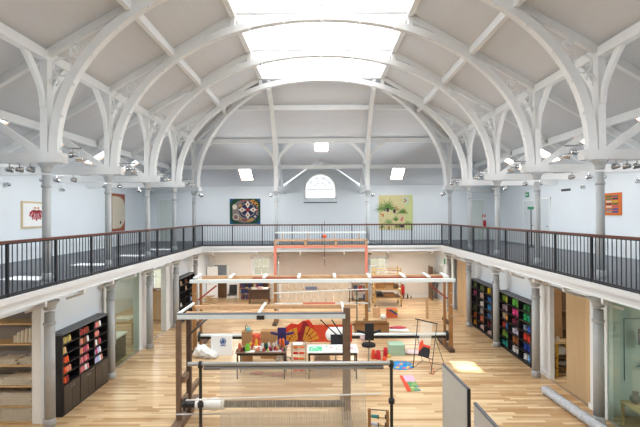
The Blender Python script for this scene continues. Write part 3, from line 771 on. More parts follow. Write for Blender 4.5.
# right glazed room contents
t = thing('low_table', 'pale wooden low table behind the teal glass', 'table', (8.0, 10.2, 0))
obj('tabletop', MB().box(7.36, 9.75, .54, 8.9, 10.6, .58), PLY, t)
for x in (7.41, 8.85):
    for y in (9.8, 10.55): obj('leg', MB().box(x-.03, y-.03, 0, x+.03, y+.03, .54), PLY, t)
v = MB().lathe([(.05, 0), (.085, .02), (.125, .09), (.12, .15), (.06, .21), (.05, .24), (.075, .28)], (7.62, 10.4, .58), 18)
tag(obj('vase', v, mat('grey_ceramic', srgb(120, 116, 112), .3, noise=.1)), 'round grey ceramic vase standing on the low table', 'vase')
tag(obj('papers', MB().box(7.95, 9.9, .58, 8.4, 10.2, .6), mat('pale_blue_paper', srgb(190, 214, 226), .8)), 'pale blue papers lying on the low table behind teal glass', 'paper')
t = thing('clothes_rail', 'dark thin garment rail behind the teal glass', 'rail', (8.2, 10.7, 0))
obj('frame', MB().tube([(7.6,10.75,1.0),(7.6,10.75,2.55),(9.0,10.75,2.55),(9.0,10.75,1.0)], .012, 6), CHAR, t)
obj('hanging_sample', MB().box(7.95,10.72,1.9,8.15,10.76,2.3), mat('grey_sample', srgb(110,100,110), .8), t)
tag(obj('blue_textile', MB().prism([(8.0,10.86,1.3),(8.6,10.86,1.25),(8.6,10.86,1.55),(8.3,10.86,1.5)], (0,.03,0)), mat('sky_blue', srgb(70,170,200), .8)), 'sky blue textile piece pinned on the room wall behind teal glass', 'textile')

# bubble wrapped roll
p0 = Vector((6.42, 12.35, .135)); p1 = Vector((6.6, 9.6, .135)); b = MB()
n = 26; b.tube([p0.lerp(p1, i/n) for i in range(n+1)], [.125+.012*math.sin(i*2.1)+(-.02 if i in (0,n) else 0) for i in range(n+1)], 16)
t = thing('bubble_wrapped_roll', 'long roll in silvery bubble wrap lying on the floor at right', 'roll', (6.5, 11, 0))
obj('wrap', b, mat('bubble_wrap', srgb(186, 190, 196), .25, spec=.8, noise=.15, nscale=14, bump=1, bscale=45), t)
# ------------------------------------------------------------------ far end wall things and windows
def window(n, h, y, label, mull):
    x0, x1, z0, z1 = h; b = MB(); f = .06
    b.box(x0, y-.02, z0, x0+f, y+.12, z1); b.box(x1-f, y-.02, z0, x1, y+.12, z1); b.box(x0, y-.02, z0, x1, y+.12, z0+f); b.box(x0, y-.02, z1-f, x1, y+.12, z1)
    for q in range(1, mull[0]): xx = x0+(x1-x0)*q/mull[0]; b.box(xx-.015, y+.02, z0, xx+.015, y+.08, z1)
    for q in range(1, mull[1]): zz = z0+(z1-z0)*q/mull[1]; b.box(x0, y+.02, zz-.018, x1, y+.08, zz+.018)
    w = struct(f'window_{n}', b, WHITE); w['label'] = label
    obj('pane', MB().box(x0, y+.04, z0, x1, y+.05, z1), GLASSC, w)
window(1, W1, WY, 'white sash window left of centre under the far gallery', (2, 3))
window(2, W2, WY, 'white sash window behind the yellow scaffold', (2, 3))
window(3, W3, WY, 'bright window seen through the left glazed room', (2, 2))
# splayed white linings
for h, k in ((W1, 1), (W2, 2)):
    b = MB(); b.box(h[0]-.1, WY-.04, h[2]-.08, h[0], WY, h[3]+.1); b.box(h[1], WY-.04, h[2]-.08, h[1]+.1, WY, h[3]+.1); b.box(h[0]-.1, WY-.04, h[3], h[1]+.1, WY, h[3]+.1); b.box(h[0]-.14, WY-.1, h[2]-.1, h[1]+.14, WY, h[2]-.04)
    struct(f'trim_{3+k}', b, WHITE)
# stone building outside
b = MB().box(-13, 32, -2, 12, 32.5, 5.5); 
t = tag(obj('stone_building', b, STONE), 'pale stone building seen outside through the lower far windows', 'building')
# doorway at left
wb = MB(); wb.box(D1[0]-.1, WY-.04, 0, D1[0], WY+.1, D1[3]+.1); wb.box(D1[1], WY-.04, 0, D1[1]+.1, WY+.1, D1[3]+.1); wb.box(D1[0]-.1, WY-.04, D1[3], D1[1]+.1, WY+.1, D1[3]+.1)
w = struct('door_1', wb, WHITE); w['label'] = 'doorway with grey glazed door in the far left corner'
obj('door_leaf', MB().box(D1[0], WY+.1, 0, D1[1], WY+.14, .95), DARKOAK, w); obj('glass_panel', MB().box(D1[0], WY+.1, .95, D1[1], WY+.14, D1[3]), mat('blue_grey_glass', srgb(134, 142, 150), .2), w)
t = thing('open_door', 'white door leaf standing open in the far left corner', 'door', (-7.0, 26, 0))
obj('door_leaf', MB().bar((-7.0, 26.1, 1.03), (-6.45, 26.55, 1.03), .04, 2.05), WHITE, t); obj('handle', MB().tube([(-6.9, 26.12, 1.0), (-6.8, 26.2, 1.0)], .012, 6), STEEL, t)
# right far doors in lower wall
for n, (y0, y1) in enumerate(((23.7, 24.55), (25.2, 26.1))):
    b = MB(); b.box(LWR-.03, y0-.08, 0, LWR, y0, 2.2); b.box(LWR-.03, y1, 0, LWR, y1+.08, 2.2); b.box(LWR-.03, y0-.08, 2.12, LWR, y1+.08, 2.2)
    w = struct(f'door_{2+n}', b, WHITE); w['label'] = f'pale door in the right wall under the far gallery, {"nearer" if n == 0 else "further"} one'
    obj('door_leaf', MB().box(LWR-.015, y0, .01, LWR, y1, 2.12), GREYIRON, w)
tag(obj('exit_sign', MB().box(LWR-.02, 24.75, 2.3, LWR, 25.0, 2.6), mat('sign_green', srgb(40, 140, 96), .5)), 'green sign on the lower right wall below the far gallery', 'sign')
# taupe blind wall
tag(obj('fabric_blind', MB().box(-2.85, WY-.16, 1.0, 2.9, WY-.1, 2.95), TAUPE), 'wide taupe blind on the far wall below the gallery', 'blind')
# whitewashed boards leaning
for i in range(9):
    x = -2.05+i*.42; h = 1.55+.06*math.sin(i*2.3)
    tag(obj('timber_board', MB().bar((x, 23.75, .0), (x, 24.15, h), .39, .03, (0,1,0)), WHITEWASH), f'whitewashed board leaning in a row behind the looms, {["first","second","third","fourth","fifth","sixth","seventh","eighth","ninth"][i]} from left', 'board', 'whitewashed boards behind the looms')
t = thing('board_rail', 'low grey trestle supporting the whitewashed boards', 'trestle', (0,24.3,0))
obj('rail', MB().box(-2.2, 24.25, .95, 1.7, 24.31, 1.02), LOOMB, t)
for x in (-2.1, 1.6): obj('leg', MB().box(x-.03, 24.25, 0, x+.03, 24.31, .95), LOOMB, t)
tag(obj('blue_notice', MB().box(-.9, 23.86, 1.02, -.25, 23.89, 1.2), mat('slate_blue', srgb(120, 134, 164), .7)), 'small blue panel fixed on the whitewashed boards', 'panel')

# black chair at far left
def simple_chair(label, loc, m):
    x, y, _ = loc; t = thing('chair', label, 'chair', loc)
    obj('seat', MB().box(x-.24, y-.24, .44, x+.24, y+.24, .5), m, t)
    obj('backrest', MB().sweep([(x, y+.22, .5), (x, y+.26, .75), (x, y+.32, 1.0)], (1,0,0), .46, .04), m, t)
    for a in (-1, 1):
        for c in (-1, 1): obj('leg', MB().tube([(x+a*.21, y+c*.21, 0), (x+a*.2, y+c*.2, .45)], .015, 6), STEEL, t)
    return t
simple_chair('black chair with metal legs standing alone against the far wall', (-5.35, 25.6, 0), BLACKM)
# low bookshelf with books
t = thing('low_bookshelf', 'low wooden bookshelf with books below the left far window', 'bookshelf', (-4.4, 26.3, 0))
for z in (.05, .4, .75, 1.08): obj('shelf', MB().box(-5.05, 26.1, z-.02, -3.2, 26.45, z), LOOMW, t)
for x in (-5.05, -4.15, -3.24): obj('side_panel', MB().box(x, 26.1, 0, x+.04, 26.45, 1.08), LOOMW, t)
obj('back_panel', MB().box(-5.05, 26.43, 0, -3.2, 26.45, 1.08), LOOMB, t)
bk = [(50,60,120),(150,40,50),(40,50,70),(60,90,160),(180,170,150),(120,60,60),(30,60,110)]
bkn = ['navy','red','dark grey','blue','beige','maroon','deep blue']
for r, z in enumerate((.05, .4, .75)):
    for h_ in range(2):
        x = -4.98+h_*.91
        for j in range(9):
            w = .05+.03*random.random(); ci = random.randrange(7); hh = .2+.09*random.random()
            if random.random() < .15: x += .08; continue
            tag(obj('book', MB().box(x, 26.14, z, x+w-.006, 26.36, z+hh), mat('book_'+bkn[ci].replace(' ','_'), srgb(*bk[ci]), .6)), f'{bkn[ci]} book on {["bottom","middle","top"][r]} shelf, {["left","right"][h_]} half, {(POS+["seventh","eighth","ninth"])[j]} from left, low bookshelf', 'book', 'books on the low bookshelf')
            x += w
tag(obj('red_blue_box', MB().box(-4.75, 26.2, 1.08, -4.45, 26.4, 1.25), mat('red_magenta', srgb(170,40,70), .6)), 'small red box on top of the low bookshelf', 'box')
# desk with papers
t = thing('desk', 'dark wooden desk loaded with papers before the left far window', 'desk', (-3.7, 25.2, 0))
obj('desktop', MB().box(-4.3, 24.9, .82, -3.0, 25.5, .86), LOOMD, t); obj('drawer_unit', MB().box(-4.25, 24.95, .3, -3.05, 25.45, .82), LOOMD, t)
for x in (-4.25, -3.1):
    for y in (24.95, 25.4): obj('leg', MB().box(x, y, 0, x+.05, y+.05, .3), LOOMD, t)
for i, (x, c, nm) in enumerate(((-3.95, (232,228,222), 'white'), (-3.6, (220,180,176), 'pinkish'), (-3.3, (236,236,232), 'bright white'))):
    tag(obj('paper_pile', MB().box(x-.15, 25.0, .86, x+.14, 25.3, .94+.04*(i % 2)), mat('paper_'+nm.replace(' ','_'), srgb(*c), .8)), f'{nm} pile of papers on the dark desk', 'paper')

# shelving behind, right of the boards (seen at the middle)
t = thing('wooden_shelving', 'wooden shelf unit of boxes between loom and yellow tower', 'shelves', (2.6, 25.9, 0))
for z in (.1, .6, 1.1, 1.5): obj('shelf', MB().box(1.85, 25.7, z-.03, 2.9, 26.2, z), LOOMB, t)
for x in (1.85, 2.86): obj('side_panel', MB().box(x, 25.7, 0, x+.04, 26.2, 1.5), LOOMB, t)
for i, (x, z, c, nm) in enumerate(((1.95,.6,(40,50,80),'navy'), (2.25,.6,(150,50,50),'red'), (2.55,.6,(60,80,60),'green'), (1.95,1.1,(130,60,60),'maroon'), (2.3,1.1,(60,110,110),'teal'), (2.55,.1,(50,70,120),'blue'), (2.0,.1,(200,190,170),'cream'))):
    tag(obj('storage_box', MB().box(x, 25.75, z, x+.24, 26.1, z+.28), mat('box_'+nm, srgb(*c), .7)), f'{nm} storage box in the wooden shelf unit near the yellow tower', 'box', 'boxes in the wooden shelf unit')

# yellow scaffold tower
x0, x1, y0, y1 = 3.1, 5.0, 24.1, 25.1
x0, x1 = P(374,300,24.6).x, P(399.5,300,24.6).x
t = thing('scaffold_tower', 'yellow metal scaffold tower on wheels holding boxes and timber', 'scaffold', ((x0+x1)/2, 24.6, 0))
for x in (x0, x1):
    for y in (y0, y1):
        obj('upright', MB().tube([(x,y,.12),(x,y,2.2 if x == x1 else 2.05)], .025, 8), YELM, t)
        obj('caster_wheel', MB().lathe([(.06,-.02),(.06,.02)], (x,y,.06), 10, 'X'), BLACKM, t)
for z in (.5, .95, 1.45, 1.75, 2.05):
    b = MB()
    for y in (y0, y1): b.tube([(x0,y,z),(x1,y,z)], .02, 6)
    for x in (x0, x1): b.tube([(x,y0,z),(x,y1,z)], .02, 6)
    obj('crossbar', b, YELM, t)
obj('platform', MB().box(x0, y0, .97, x1, y1, 1.0), PLY, t); obj('platform', MB().box(x0, y0, .52, x1, y1, .55), LOOMB, t)
for i, (a, z, w, h, m, nm) in enumerate(((.05,1.0,.5,.3,CARD,'plain cardboard box'), (.6,1.0,.45,.18,PLY,'flat plywood box'), (1.05,1.0,.3,.22,LOOMB,'brown wooden box'), (.1,.55,.35,.22,BLACKM,'black box'), (.55,.55,.6,.15,CARD,'flat cardboard box'), (.62,1.18,.5,.16,CARD,'wide cardboard box, stacked'))):
    if x0+a+w > x1: w = x1-x0-a-.03
    tag(obj('storage_box', MB().box(x0+a, 24.2, z, x0+a+w, 24.8, z+h), m), f'{nm} on the {"upper" if z >= 1 else "lower"} platform of the yellow scaffold', 'box')
# items beside tower
for i, (px_, py_, c, nm, r, h) in enumerate(((404,299,(120,40,40),'dark red',.05,.3),(408,299,(60,70,60),'dark green',.05,.34),(411.5,299,(90,60,50),'brown',.04,.22))):
    p = FL(px_-.0, py_); tag(obj('bottle', MB().lathe([(r,0),(r,h*.6),(r*.35,h*.75),(r*.35,h)], (p.x, 26.4, 0), 10), mat('bottle_'+nm.replace(' ','_'), srgb(*c), .3)), f'{nm} bottle standing on the floor by the far wall', 'bottle')
# fire extinguisher lower
t = thing('fire_extinguisher', 'red fire extinguisher hung on the far wall under the gallery', 'fire extinguisher', (5.06, WY-.12, .55))
p = P(402.5, 290, WY-.14); q = (p.x, WY-.14, p.z-.3)
obj('cylinder', MB().lathe([(.11,0),(.13,.03),(.13,.5),(.08,.58),(.03,.62)], q, 14), mat('extinguisher_red', srgb(190,36,40), .35), t)
obj('label_patch', MB().box(q[0]-.05, q[1]-.108, q[2]+.18, q[0]+.05, q[1]-.098, q[2]+.38), WHITE, t)
obj('hose', MB().tube([(q[0],q[1],q[2]+.6),(q[0]-.16,q[1],q[2]+.55),(q[0]-.2,q[1],q[2]+.3),(q[0]-.12,q[1],q[2]+.08)], .015, 6), BLACKM, t)
obj('nozzle', MB().box(q[0]-.05,q[1]-.02,q[2]+.6,q[0]+.09,q[1]+.02,q[2]+.66), BLACKM, t)
# tall ochre board leaning at right back
tag(obj('wooden_board', MB().box(6.7, 25.9, 0, 6.76, 26.75, 2.0), DARKOAK), 'brown wooden panel standing in the far right corner', 'panel')
p = FL(427.5, 319); tag(obj('timber_post', MB().box(p.x-.06, p.y, 0, p.x+.06, p.y+.1, .95), LOOMW), 'short upright pine post on the open floor behind the right of the loom', 'post')

# ------------------------------------------------------------------ looms
def loom_frame(name_label, x0, x1, y, depth, h, right_only_front=False, roller_r=.07):
    """big tapestry loom: two side frames, top beams, rollers"""
    t = thing('tapestry_loom', name_label, 'loom', ((x0+x1)/2, y, 0)); return t
# rear loom
YA = 16.4; YB = 17.6
xa, xb = P(197, 350, YA).x, P(449.5, 350, YA).x
t = thing('tapestry_loom', 'huge rear tapestry loom with long white beam and brown end posts', 'loom', ((xa+xb)/2, YA, 0))
for x in (xa, xb):
    sg = -1 if x == xa else 1
    obj('post', MB().box(x-.09+sg*.07, YA-.06, .1, x+.05+sg*.07, YA+.06, 2.6), OCHRE, t)
    obj('post', MB().box(x-.05-sg*.08, YA+.25, .1, x+.03-sg*.08, YA+.37, 2.55), OCHRE, t)
    obj('foot', MB().box(x-.1, YA-.35, 0, x+.1, YB+.2, .12), LOOMD, t)
    obj('side_rail', MB().box(x-.05, YA, .95, x+.05, YB-.4, 1.08), LOOMD, t)
    obj('ratchet_wheel', MB().lathe([(.2,-.03),(.2,.03)], (x-sg*.13, YA-.1, .58), 16, 'X'), BLACKM, t)
    obj('brace', MB().bar((x-sg*.75, YA+.05, 2.5), (x-sg*.05, YA+.05, 1.95), .05, .06), REDOX, t)
    for z in (1.3, 1.75, 2.2): obj('bolt', MB().ball((x+sg*.05, YA-.08, z), .035, 8), STEEL, t)
obj('top_beam', MB().box(xa-.24, YA-.12, 2.62, xb+.22, YA+.02, 2.74), ALUW, t)
obj('top_board', MB().box(xa-.1, YA+.3, 2.55, xb+.1, YA+.38, 2.7), LOOMW, t)
obj('top_board', MB().box(xa-.1, YB-.05, 2.55, xb+.1, YB+.05, 2.72), LOOMW, t)
obj('red_rail', MB().box(P(253,275,17.2).x, 17.0, 2.62, P(298,275,17.2).x, 17.12, 2.72), REDOX, t)
obj('red_rail', MB().box(P(371,275,17.2).x, 17.0, 2.62, P(441,275,17.2).x, 17.12, 2.72), REDOX, t)
for q in (197, 231, 265, 299, 334.5, 369, 403, 427, 445):
    x = P(q, 275, 17).x; obj('cross_bar', MB().bar((x, YA+.25, 2.76), (x, YB-.0, 2.78), .12, .05), ALUW, t)
obj('roller', MB().tube([(xa+.05, YA-.05, .62), (xb-.05, YA-.05, .62)], .055, 12), ALUW, t)
obj('roller', MB().tube([(xa+.05, YA+.02, .5), (xb-.05, YA+.02, .5)], .06, 12), BLACKM, t)
# tapestry on it
tx0 = P(284, 330, YA).x; tx1 = P(352, 330, YA).x; ty = YA-.16
Z = lambda py: P(320, py, ty).z
X = lambda px: P(px, 330, ty).x
M_MAR = mat('maroon_wool', srgb(134, 28, 34), .9, bump=.4); M_RED = mat('scarlet_wool', srgb(206, 58, 34), .9, noise=.12, nscale=9, bump=.4); M_YEL = mat('golden_wool', srgb(206, 144, 44), .9, bump=.4); M_ORG = mat('orange_wool', srgb(208, 72, 40), .9, noise=.14, nscale=12, bump=.4)
t2 = thing('tapestry', 'half woven tapestry of red and gold fan shapes beside plain orange', 'tapestry', ((tx0+tx1)/2, ty, .4))
b = MB(); b.slot(0)
ol = [(X(284),Z(342)), (X(344),Z(342)), (X(344),Z(342)), (X(331),Z(324.5)), (X(312),Z(326)), (X(308),Z(319)), (X(300),Z(322)), (X(292),Z(323)), (X(285),Z(328))]
b.prism([(x, ty+.03, z) for x, z in [(X(284),Z(342)), (X(352),Z(342)), (X(352),Z(325)), (X(330),Z(325)), (X(313),Z(325)), (X(309),Z(320)), (X(303),Z(321)), (X(298),Z(324.5)), (X(291),Z(323.5)), (X(284.5),Z(328))]], (0,.03,0))
obj('woven_ground', b, M_RED, t2)
obj('orange_field', MB().prism([(x, ty, z) for x, z in [(X(311.5),Z(342)), (X(352),Z(342)), (X(352),Z(325)), (X(328),Z(324.7)), (X(314),Z(325.2))]], (0,.03,0)), M_ORG, t2)
for cx_, cy_, a0, a1, R0, R1, n in ((298, 343, 92, 172, 3.5, 15.5, 4), (302, 343, 12, 80, 3.5, 17.5, 4)):
    b = MB()
    for i in range(n):
        aa = math.radians(a0+(a1-a0)*i/n+1.5); ab = math.radians(a0+(a1-a0)*(i+1)/n-3)
        for ra, rb in ((R0, (R0+R1)/2-.4), ((R0+R1)/2+.4, R1)):
            q = [(cx_+r*math.cos(a), cy_-r*math.sin(a)) for a, r in ((aa,ra),(aa,rb),(ab,rb),(ab,ra))]
            b.prism([(X(u), ty-.012, Z(v)) for u, v in q], (0,.02,0))
    obj('gold_fan', b, M_YEL, t2)
b = MB()
b.prism([(X(u), ty-.006, Z(v)) for u, v in ((288,342),(311.5,342),(311,331),(307,322),(303,321),(301,330),(296,335),(290,337))], (0,.03,0))
obj('maroon_field', b, M_MAR, t2)
# swivel chairs
def swivel(label, x, y, m, seat_z=.5, back=True, arms=True, base=True, tall=1):
    t = thing('swivel_chair', label, 'chair', (x, y, 0))
    if base:
        b = MB()
        for i in range(5):
            a = 2*PI*i/5+.3; b.bar((x, y, .12), (x+.3*math.cos(a), y+.3*math.sin(a), .07), .05, .035)
        obj('star_base', b, STEEL, t)
        for i in range(5):
            a = 2*PI*i/5+.3; obj('caster_wheel', MB().ball((x+.3*math.cos(a), y+.3*math.sin(a), .035), .035, 8), BLACKM, t)
        obj('gas_stem', MB().tube([(x,y,.12),(x,y,seat_z-.04)], .025, 8), STEEL, t)
    obj('seat', MB().lathe([(.18,seat_z-.05),(.24,seat_z-.03),(.24,seat_z+.03),(.2,seat_z+.06)], (x,y,0), 18), m, t)
    obj('back_support', MB().bar((x, y-.2, seat_z), (x, y-.27, seat_z+.3), .06, .03), BLACKM, t)
    obj('backrest', MB().sweep([(x, y-.24, seat_z+.18*tall), (x, y-.28, seat_z+.4*tall), (x, y-.27, seat_z+.62*tall)], (1,0,0), .3, .05), m, t)
    if arms:
        for s in (-1, 1):
            obj('armrest', MB().bar((x+s*.12, y-.2, seat_z+.36*tall), (x+s*.4, y-.1, seat_z+.4*tall), .09, .06), m, t)
    return t
PURP = mat('navy_purple_fabric', srgb(52, 38, 92), .85); BLKF = mat('black_fabric', srgb(32, 30, 34), .85)
swivel('navy purple swivel chair with wide arms behind the yarn table', P(282.5,330,15.3).x, 15.3, PURP, .62)
swivel('black swivel chair with outstretched arms on a chrome base', P(368.5,330,14.7).x, 14.7, BLKF, .72, tall=1.3)
cx_ = P(335.5, 330, 14.9).x
swivel('black swivel chair with a white cloth hung over it', cx_, 14.9, BLKF, .62, arms=False)
t = thing('draped_cloth', 'white cloth draped over the back of the black chair', 'cloth', (cx_, 14.6, 1))
b = MB(); b.sweep([(cx_, 14.9, 1.02), (cx_, 14.78, 1.22), (cx_, 14.64, 1.32), (cx_, 14.52, 1.26), (cx_-.02, 14.46, 1.05)], (1,0,0), .5, .07)
obj('fabric', b, WHITEC, t); obj('fold', MB().blob((cx_-.2, 14.56, 1.12), (.14,.1,.22), 3), WHITEC, t)
obj('black_backrest_cover', MB().sweep([(cx_+.04, 14.38, .6), (cx_+.04, 14.4, .9), (cx_+.04, 14.42, 1.16)], (1,0,0), .44, .06), BLKF, t)
# white shiny ball thing near second chair
tag(obj('fabric_bundle', MB().blob((P(363.5,333,14.6).x, 14.6, .98), (.12,.12,.11), 12), mat('red_white_textile', srgb(200,170,168), .8, noise=.4, nscale=9)), 'red and white textile bundle held beside the black swivel chair', 'textile')

# front loom
YF = 10.6; YR = 12.0
xl = P(181, 370, YF).x; xr = P(347, 370, YF).x
t = thing('tapestry_loom', 'front tapestry loom with long white beam, brown side frames and rollers', 'loom', ((xl+xr)/2, YF, 0))
obj('top_beam', MB().box(xl-.06, YF-.1, 2.65, xr-.04, YF+.03, 2.76), ALUW, t)
obj('top_beam_groove', MB().box(xl-.06, YF-.1, 2.76, xr-.04, YF+.03, 2.78), GREYTOP, t)
for y in (11.1, 11.9): obj('top_board', MB().box(xl-.02, y-.04, 2.6, xr+(.35 if y > 11.5 else .05), y+.04, 2.7), LOOMW, t)
for q in (186, 262, 343):
    x = P(q, 310, 11.3).x; obj('cross_bar', MB().bar((x, YF+.1, 2.74), (x, YR, 2.74), .06, .05), ALUW, t)
obj('clamp', MB().box(P(261,317,YF).x-.09, YF-.14, 2.64, P(261,317,YF).x+.1, YF-.1, 2.74), BLACKM, t)
obj('post', MB().box(xl-.11, YF-.06, .1, xl+.0, YF+.06, 2.62), LOOMB, t)
obj('post', MB().box(xl+.02, YF+.35, .1, xl+.13, YF+.47, 2.62), LOOMD, t)
obj('side_rail', MB().box(xl-.02, YF, .5, xl+.08, YR, .64), LOOMB, t); obj('side_rail', MB().box(xl-.02, YF, 1.05, xl+.1, YF+.45, 1.2), LOOMB, t)
obj('foot', MB().box(xl-.14, YF-.4, 0, xl+.1, YR+.1, .14), LOOMB, t)
obj('post', MB().box(xr-.085, YF-.06, .1, xr+.085, YF+.06, 2.9), LOOMB, t)
obj('post', MB().box(xr-.04, YR-.1, .1, xr+.07, YR, 2.6), LOOMD, t)
obj('foot', MB().box(xr-.12, YF-.4, 0, xr+.12, YR+.1, .14), LOOMB, t)
obj('brace', MB().bar((xl+.05, YF+.3, 2.1), (xl+.5, YF+.9, 2.5), .035, .035), BLACKM, t)
for q in (0, .28): obj('brace', MB().bar((xr-.65+q, YF+.2, 2.55), (xr-.1+q*.3, YF+.3, 2.0), .03, .03), BLACKM, t)
obj('roller', MB().tube([(xl+.05, YF-.02, .53), (xr-.05, YF-.02, .53)], .085, 14), BLACKM, t)
b = MB(); n = 8; b.tube([(xl+.38+i*.1, YF-.02, .53) for i in range(n)], [.14+.015*math.sin(i*1.7) for i in range(n)], 16)
obj('cloth_roll', b, WHITEC, t)
obj('rod', MB().tube([(xl-.05, YF-.2, .36), (xl+1.5, YF-.2, .38)], .015, 6), STEEL, t)
obj('ratchet_wheel', MB().lathe([(.17,-.02),(.17,.02)], (xl+.12, YF-.02, .53), 14, 'X'), BLACKM, t)

# scaffold frame in front with its warp
YS = 9.6
sx0, sx1 = P(200.5, 390, YS).x, P(391.5, 390, YS).x
zt_ = P(320, 363.5, YS).z
t = thing('warp_frame', 'iron post frame with grey pipe and a pale see-through warp', 'loom', ((sx0+sx1)/2, YS, 0))
for x in (sx0, sx1):
    obj('post', MB().tube([(x,YS,0),(x,YS,zt_+.06)], .036, 10), mat('dark_iron', srgb(62,60,54), .5, .4), t)
    obj('clamp', MB().lathe([(.06,-.06),(.06,.06)], (x, YS, zt_-.02), 10), BLACKM, t)
    obj('clamp', MB().lathe([(.07,-.05),(.07,.05)], (x, YS, .95 if x == sx0 else 1.02), 10), BLACKM, t)
    obj('foot', MB().box(x-.06, YS-.35, 0, x+.06, YS+.35, .05), BLACKM, t)
obj('top_pipe', MB().tube([(sx0-.28,YS,zt_),(sx1+.02,YS,zt_)], .048, 12), STEEL, t)
obj('roller', MB().tube([(sx0+.08,YS,zt_-.09),(sx1-.18,YS,zt_-.09)], .04, 12), mat('grey_roller', srgb(124,122,120), .5), t)
w0, w1 = P(221, 400, YS).x, P(366, 400, YS).x
obj('leash_rod', MB().tube([(sx0-.3,YS-.08,P(320,398,YS).z),(P(381,392,YS).x,YS-.08,P(320,392.5,YS).z)], .018, 8), WHITEC, t)
b = MB(); n = 210
for i in range(n):
    x = w0+(w1-w0)*i/n+random.uniform(-.002,.002); b.box(x, YS-.052, .25, x+.0048, YS-.048, zt_-.08)
obj('warp_threads', b, CREAM, t)['kind'] = 'stuff'
b = MB()
for i in range(0, n, 1):
    if random.random() < .55: continue
    x = w0+(w1-w0)*i/n+.005; z1 = P(320, 400, YS).z+random.uniform(-.01,.01); b.box(x, YS-.03, z1-random.uniform(.07,.2), x+.0055, YS-.027, z1)
obj('heddle_threads', b, mat('grey_heddles', srgb(172,162,148), .9), t)['kind'] = 'stuff'
b = MB()
for i in range(n+60):
    x = w0+(w1-w0)*i/(n+60); b.box(x, YS-.075, .25, x+.0055, YS-.072, P(320,410,YS).z+random.uniform(-.03,.03))
obj('lower_warp', b, CREAM, t)['kind'] = 'stuff'
obj('bottom_roller', MB().tube([(sx0+.05,YS,.25),(sx1-.05,YS,.25)], .06, 12), mat('grey_roller', (0,0,0)), t)

# high warp loom C at the back with salmon posts
YC = 20.5
c0, c1 = P(275.5, 300, YC).x, P(366.5, 300, YC).x; zc = P(320, 246.5, YC).z
t = thing('tall_loom', 'tall loom with salmon painted posts and a pine crate top', 'loom', ((c0+c1)/2, YC, 0))
for x in (c0, c1):
    obj('post', MB().box(x-.06, YC-.06, 2.0, x+.06, YC+.06, zc), PINKP, t)
    obj('lower_post', MB().box(x-.07, YC-.07, 0, x+.07, YC+.07, 2.0), OCHRE, t)
    obj('foot', MB().box(x-.1, YC-.5, 0, x+.1, YC+.5, .1), LOOMD, t)
obj('top_beam', MB().box(c0-.06, YC-.07, zc-.06, c1+.06, YC+.07, zc+.04), PINKP, t)
zz1 = P(320, 240, YC).z
b = MB(); b.box(c0-.06, YC-.07, zz1-.05, c1+.06, YC+.07, zz1+.03); b.box(c0-.06, YC-.07, zc+.04, c1+.06, YC+.07, zc+.08)
for q in (0, 1/3, 2/3, 1): x = c0+(c1-c0)*q; b.box(x-.05, YC-.07, zc+.04, x+.05, YC+.07, zz1)
obj('pine_crate_frame', b, LOOMW, t)
for q in (.08, .36, .65, .92): x = c0+(c1-c0)*q; obj('peg', MB().box(x-.02, YC-.02, zz1, x+.02, YC+.02, zz1+.33), LOOMW, t)
obj('white_rail', MB().box(c0, YC-.03, zz1+.33, c1, YC+.03, zz1+.4), ALUW, t)
for y_, za, zb_ in ((292, 292.5, 289), (303, 303, 303)):
    obj('white_rod', MB().tube([(c0-.05, YC-.12, P(320,za,YC).z), (c1+.05, YC-.12, P(320,zb_,YC).z)], .03, 8), ALUW, t)
obj('salmon_strip', MB().box(P(303,303,YC).x, YC-.2, P(320,305,YC).z, P(335,303,YC).x, YC-.16, P(320,301.5,YC).z), PINKP, t)
p = P(324.5, 236, 20.2)
t = thing('plumb_line', 'thin dark cord with an orange ball hanging before the far railing', 'cord', (p.x, 20.2, p.z))
obj('cord', MB().tube([(p.x, 20.2, 4.9), (p.x, 20.2, 2.8)], .012, 6), CHAR, t)
obj('orange_ball', MB().ball((p.x, 20.2, p.z-.02), .1, 12), mat('orange_plastic', srgb(216,88,50), .4), t)
obj('small_weight', MB().ball((p.x, 20.2, 3.15), .04, 8), STEEL, t)
# green pole
p = FL(357, 324); tag(obj('green_pole', MB().tube([(p.x, p.y, 0), (p.x, p.y, 1.55)], .03, 8), mat('dark_green', srgb(34,72,66), .5)), 'thin dark green pole standing right of the front loom post', 'pole')

# ------------------------------------------------------------------ tables, yarns and things on the floor
def work_table(label, x0, x1, y0, y1, h, top, legm):
    t = thing('work_table', label, 'table', ((x0+x1)/2, (y0+y1)/2, 0))
    obj('tabletop', MB().box(x0, y0, h-.03, x1, y1, h), top, t)
    b = MB(); b.box(x0+.05, y0+.04, h-.11, x1-.05, y0+.07, h-.03); b.box(x0+.05, y1-.07, h-.11, x1-.05, y1-.04, h-.03); obj('apron', b, legm, t)
    for x in (x0+.06, x1-.06):
        for y in (y0+.06, y1-.06): obj('leg', MB().box(x-.02, y-.02, 0, x+.02, y+.02, h-.03), legm, t)
H1 = .86
ta0, ta1 = P(235,352,13.5).x, P(286,352,13.5).x
work_table('brown topped table crowded with yarn cones and jars', ta0, ta1, 13.5, 14.2, H1, LOOMB, BLACKM)
tb0, tb1 = P(307,352,13.5).x, P(358.5,352,13.5).x
work_table('white topped table covered with drawings, right of yarn table', tb0, tb1, 13.5, 14.3, H1, WHITE, BLACKM)
def on1(px, y): return P(px, 345, y).x
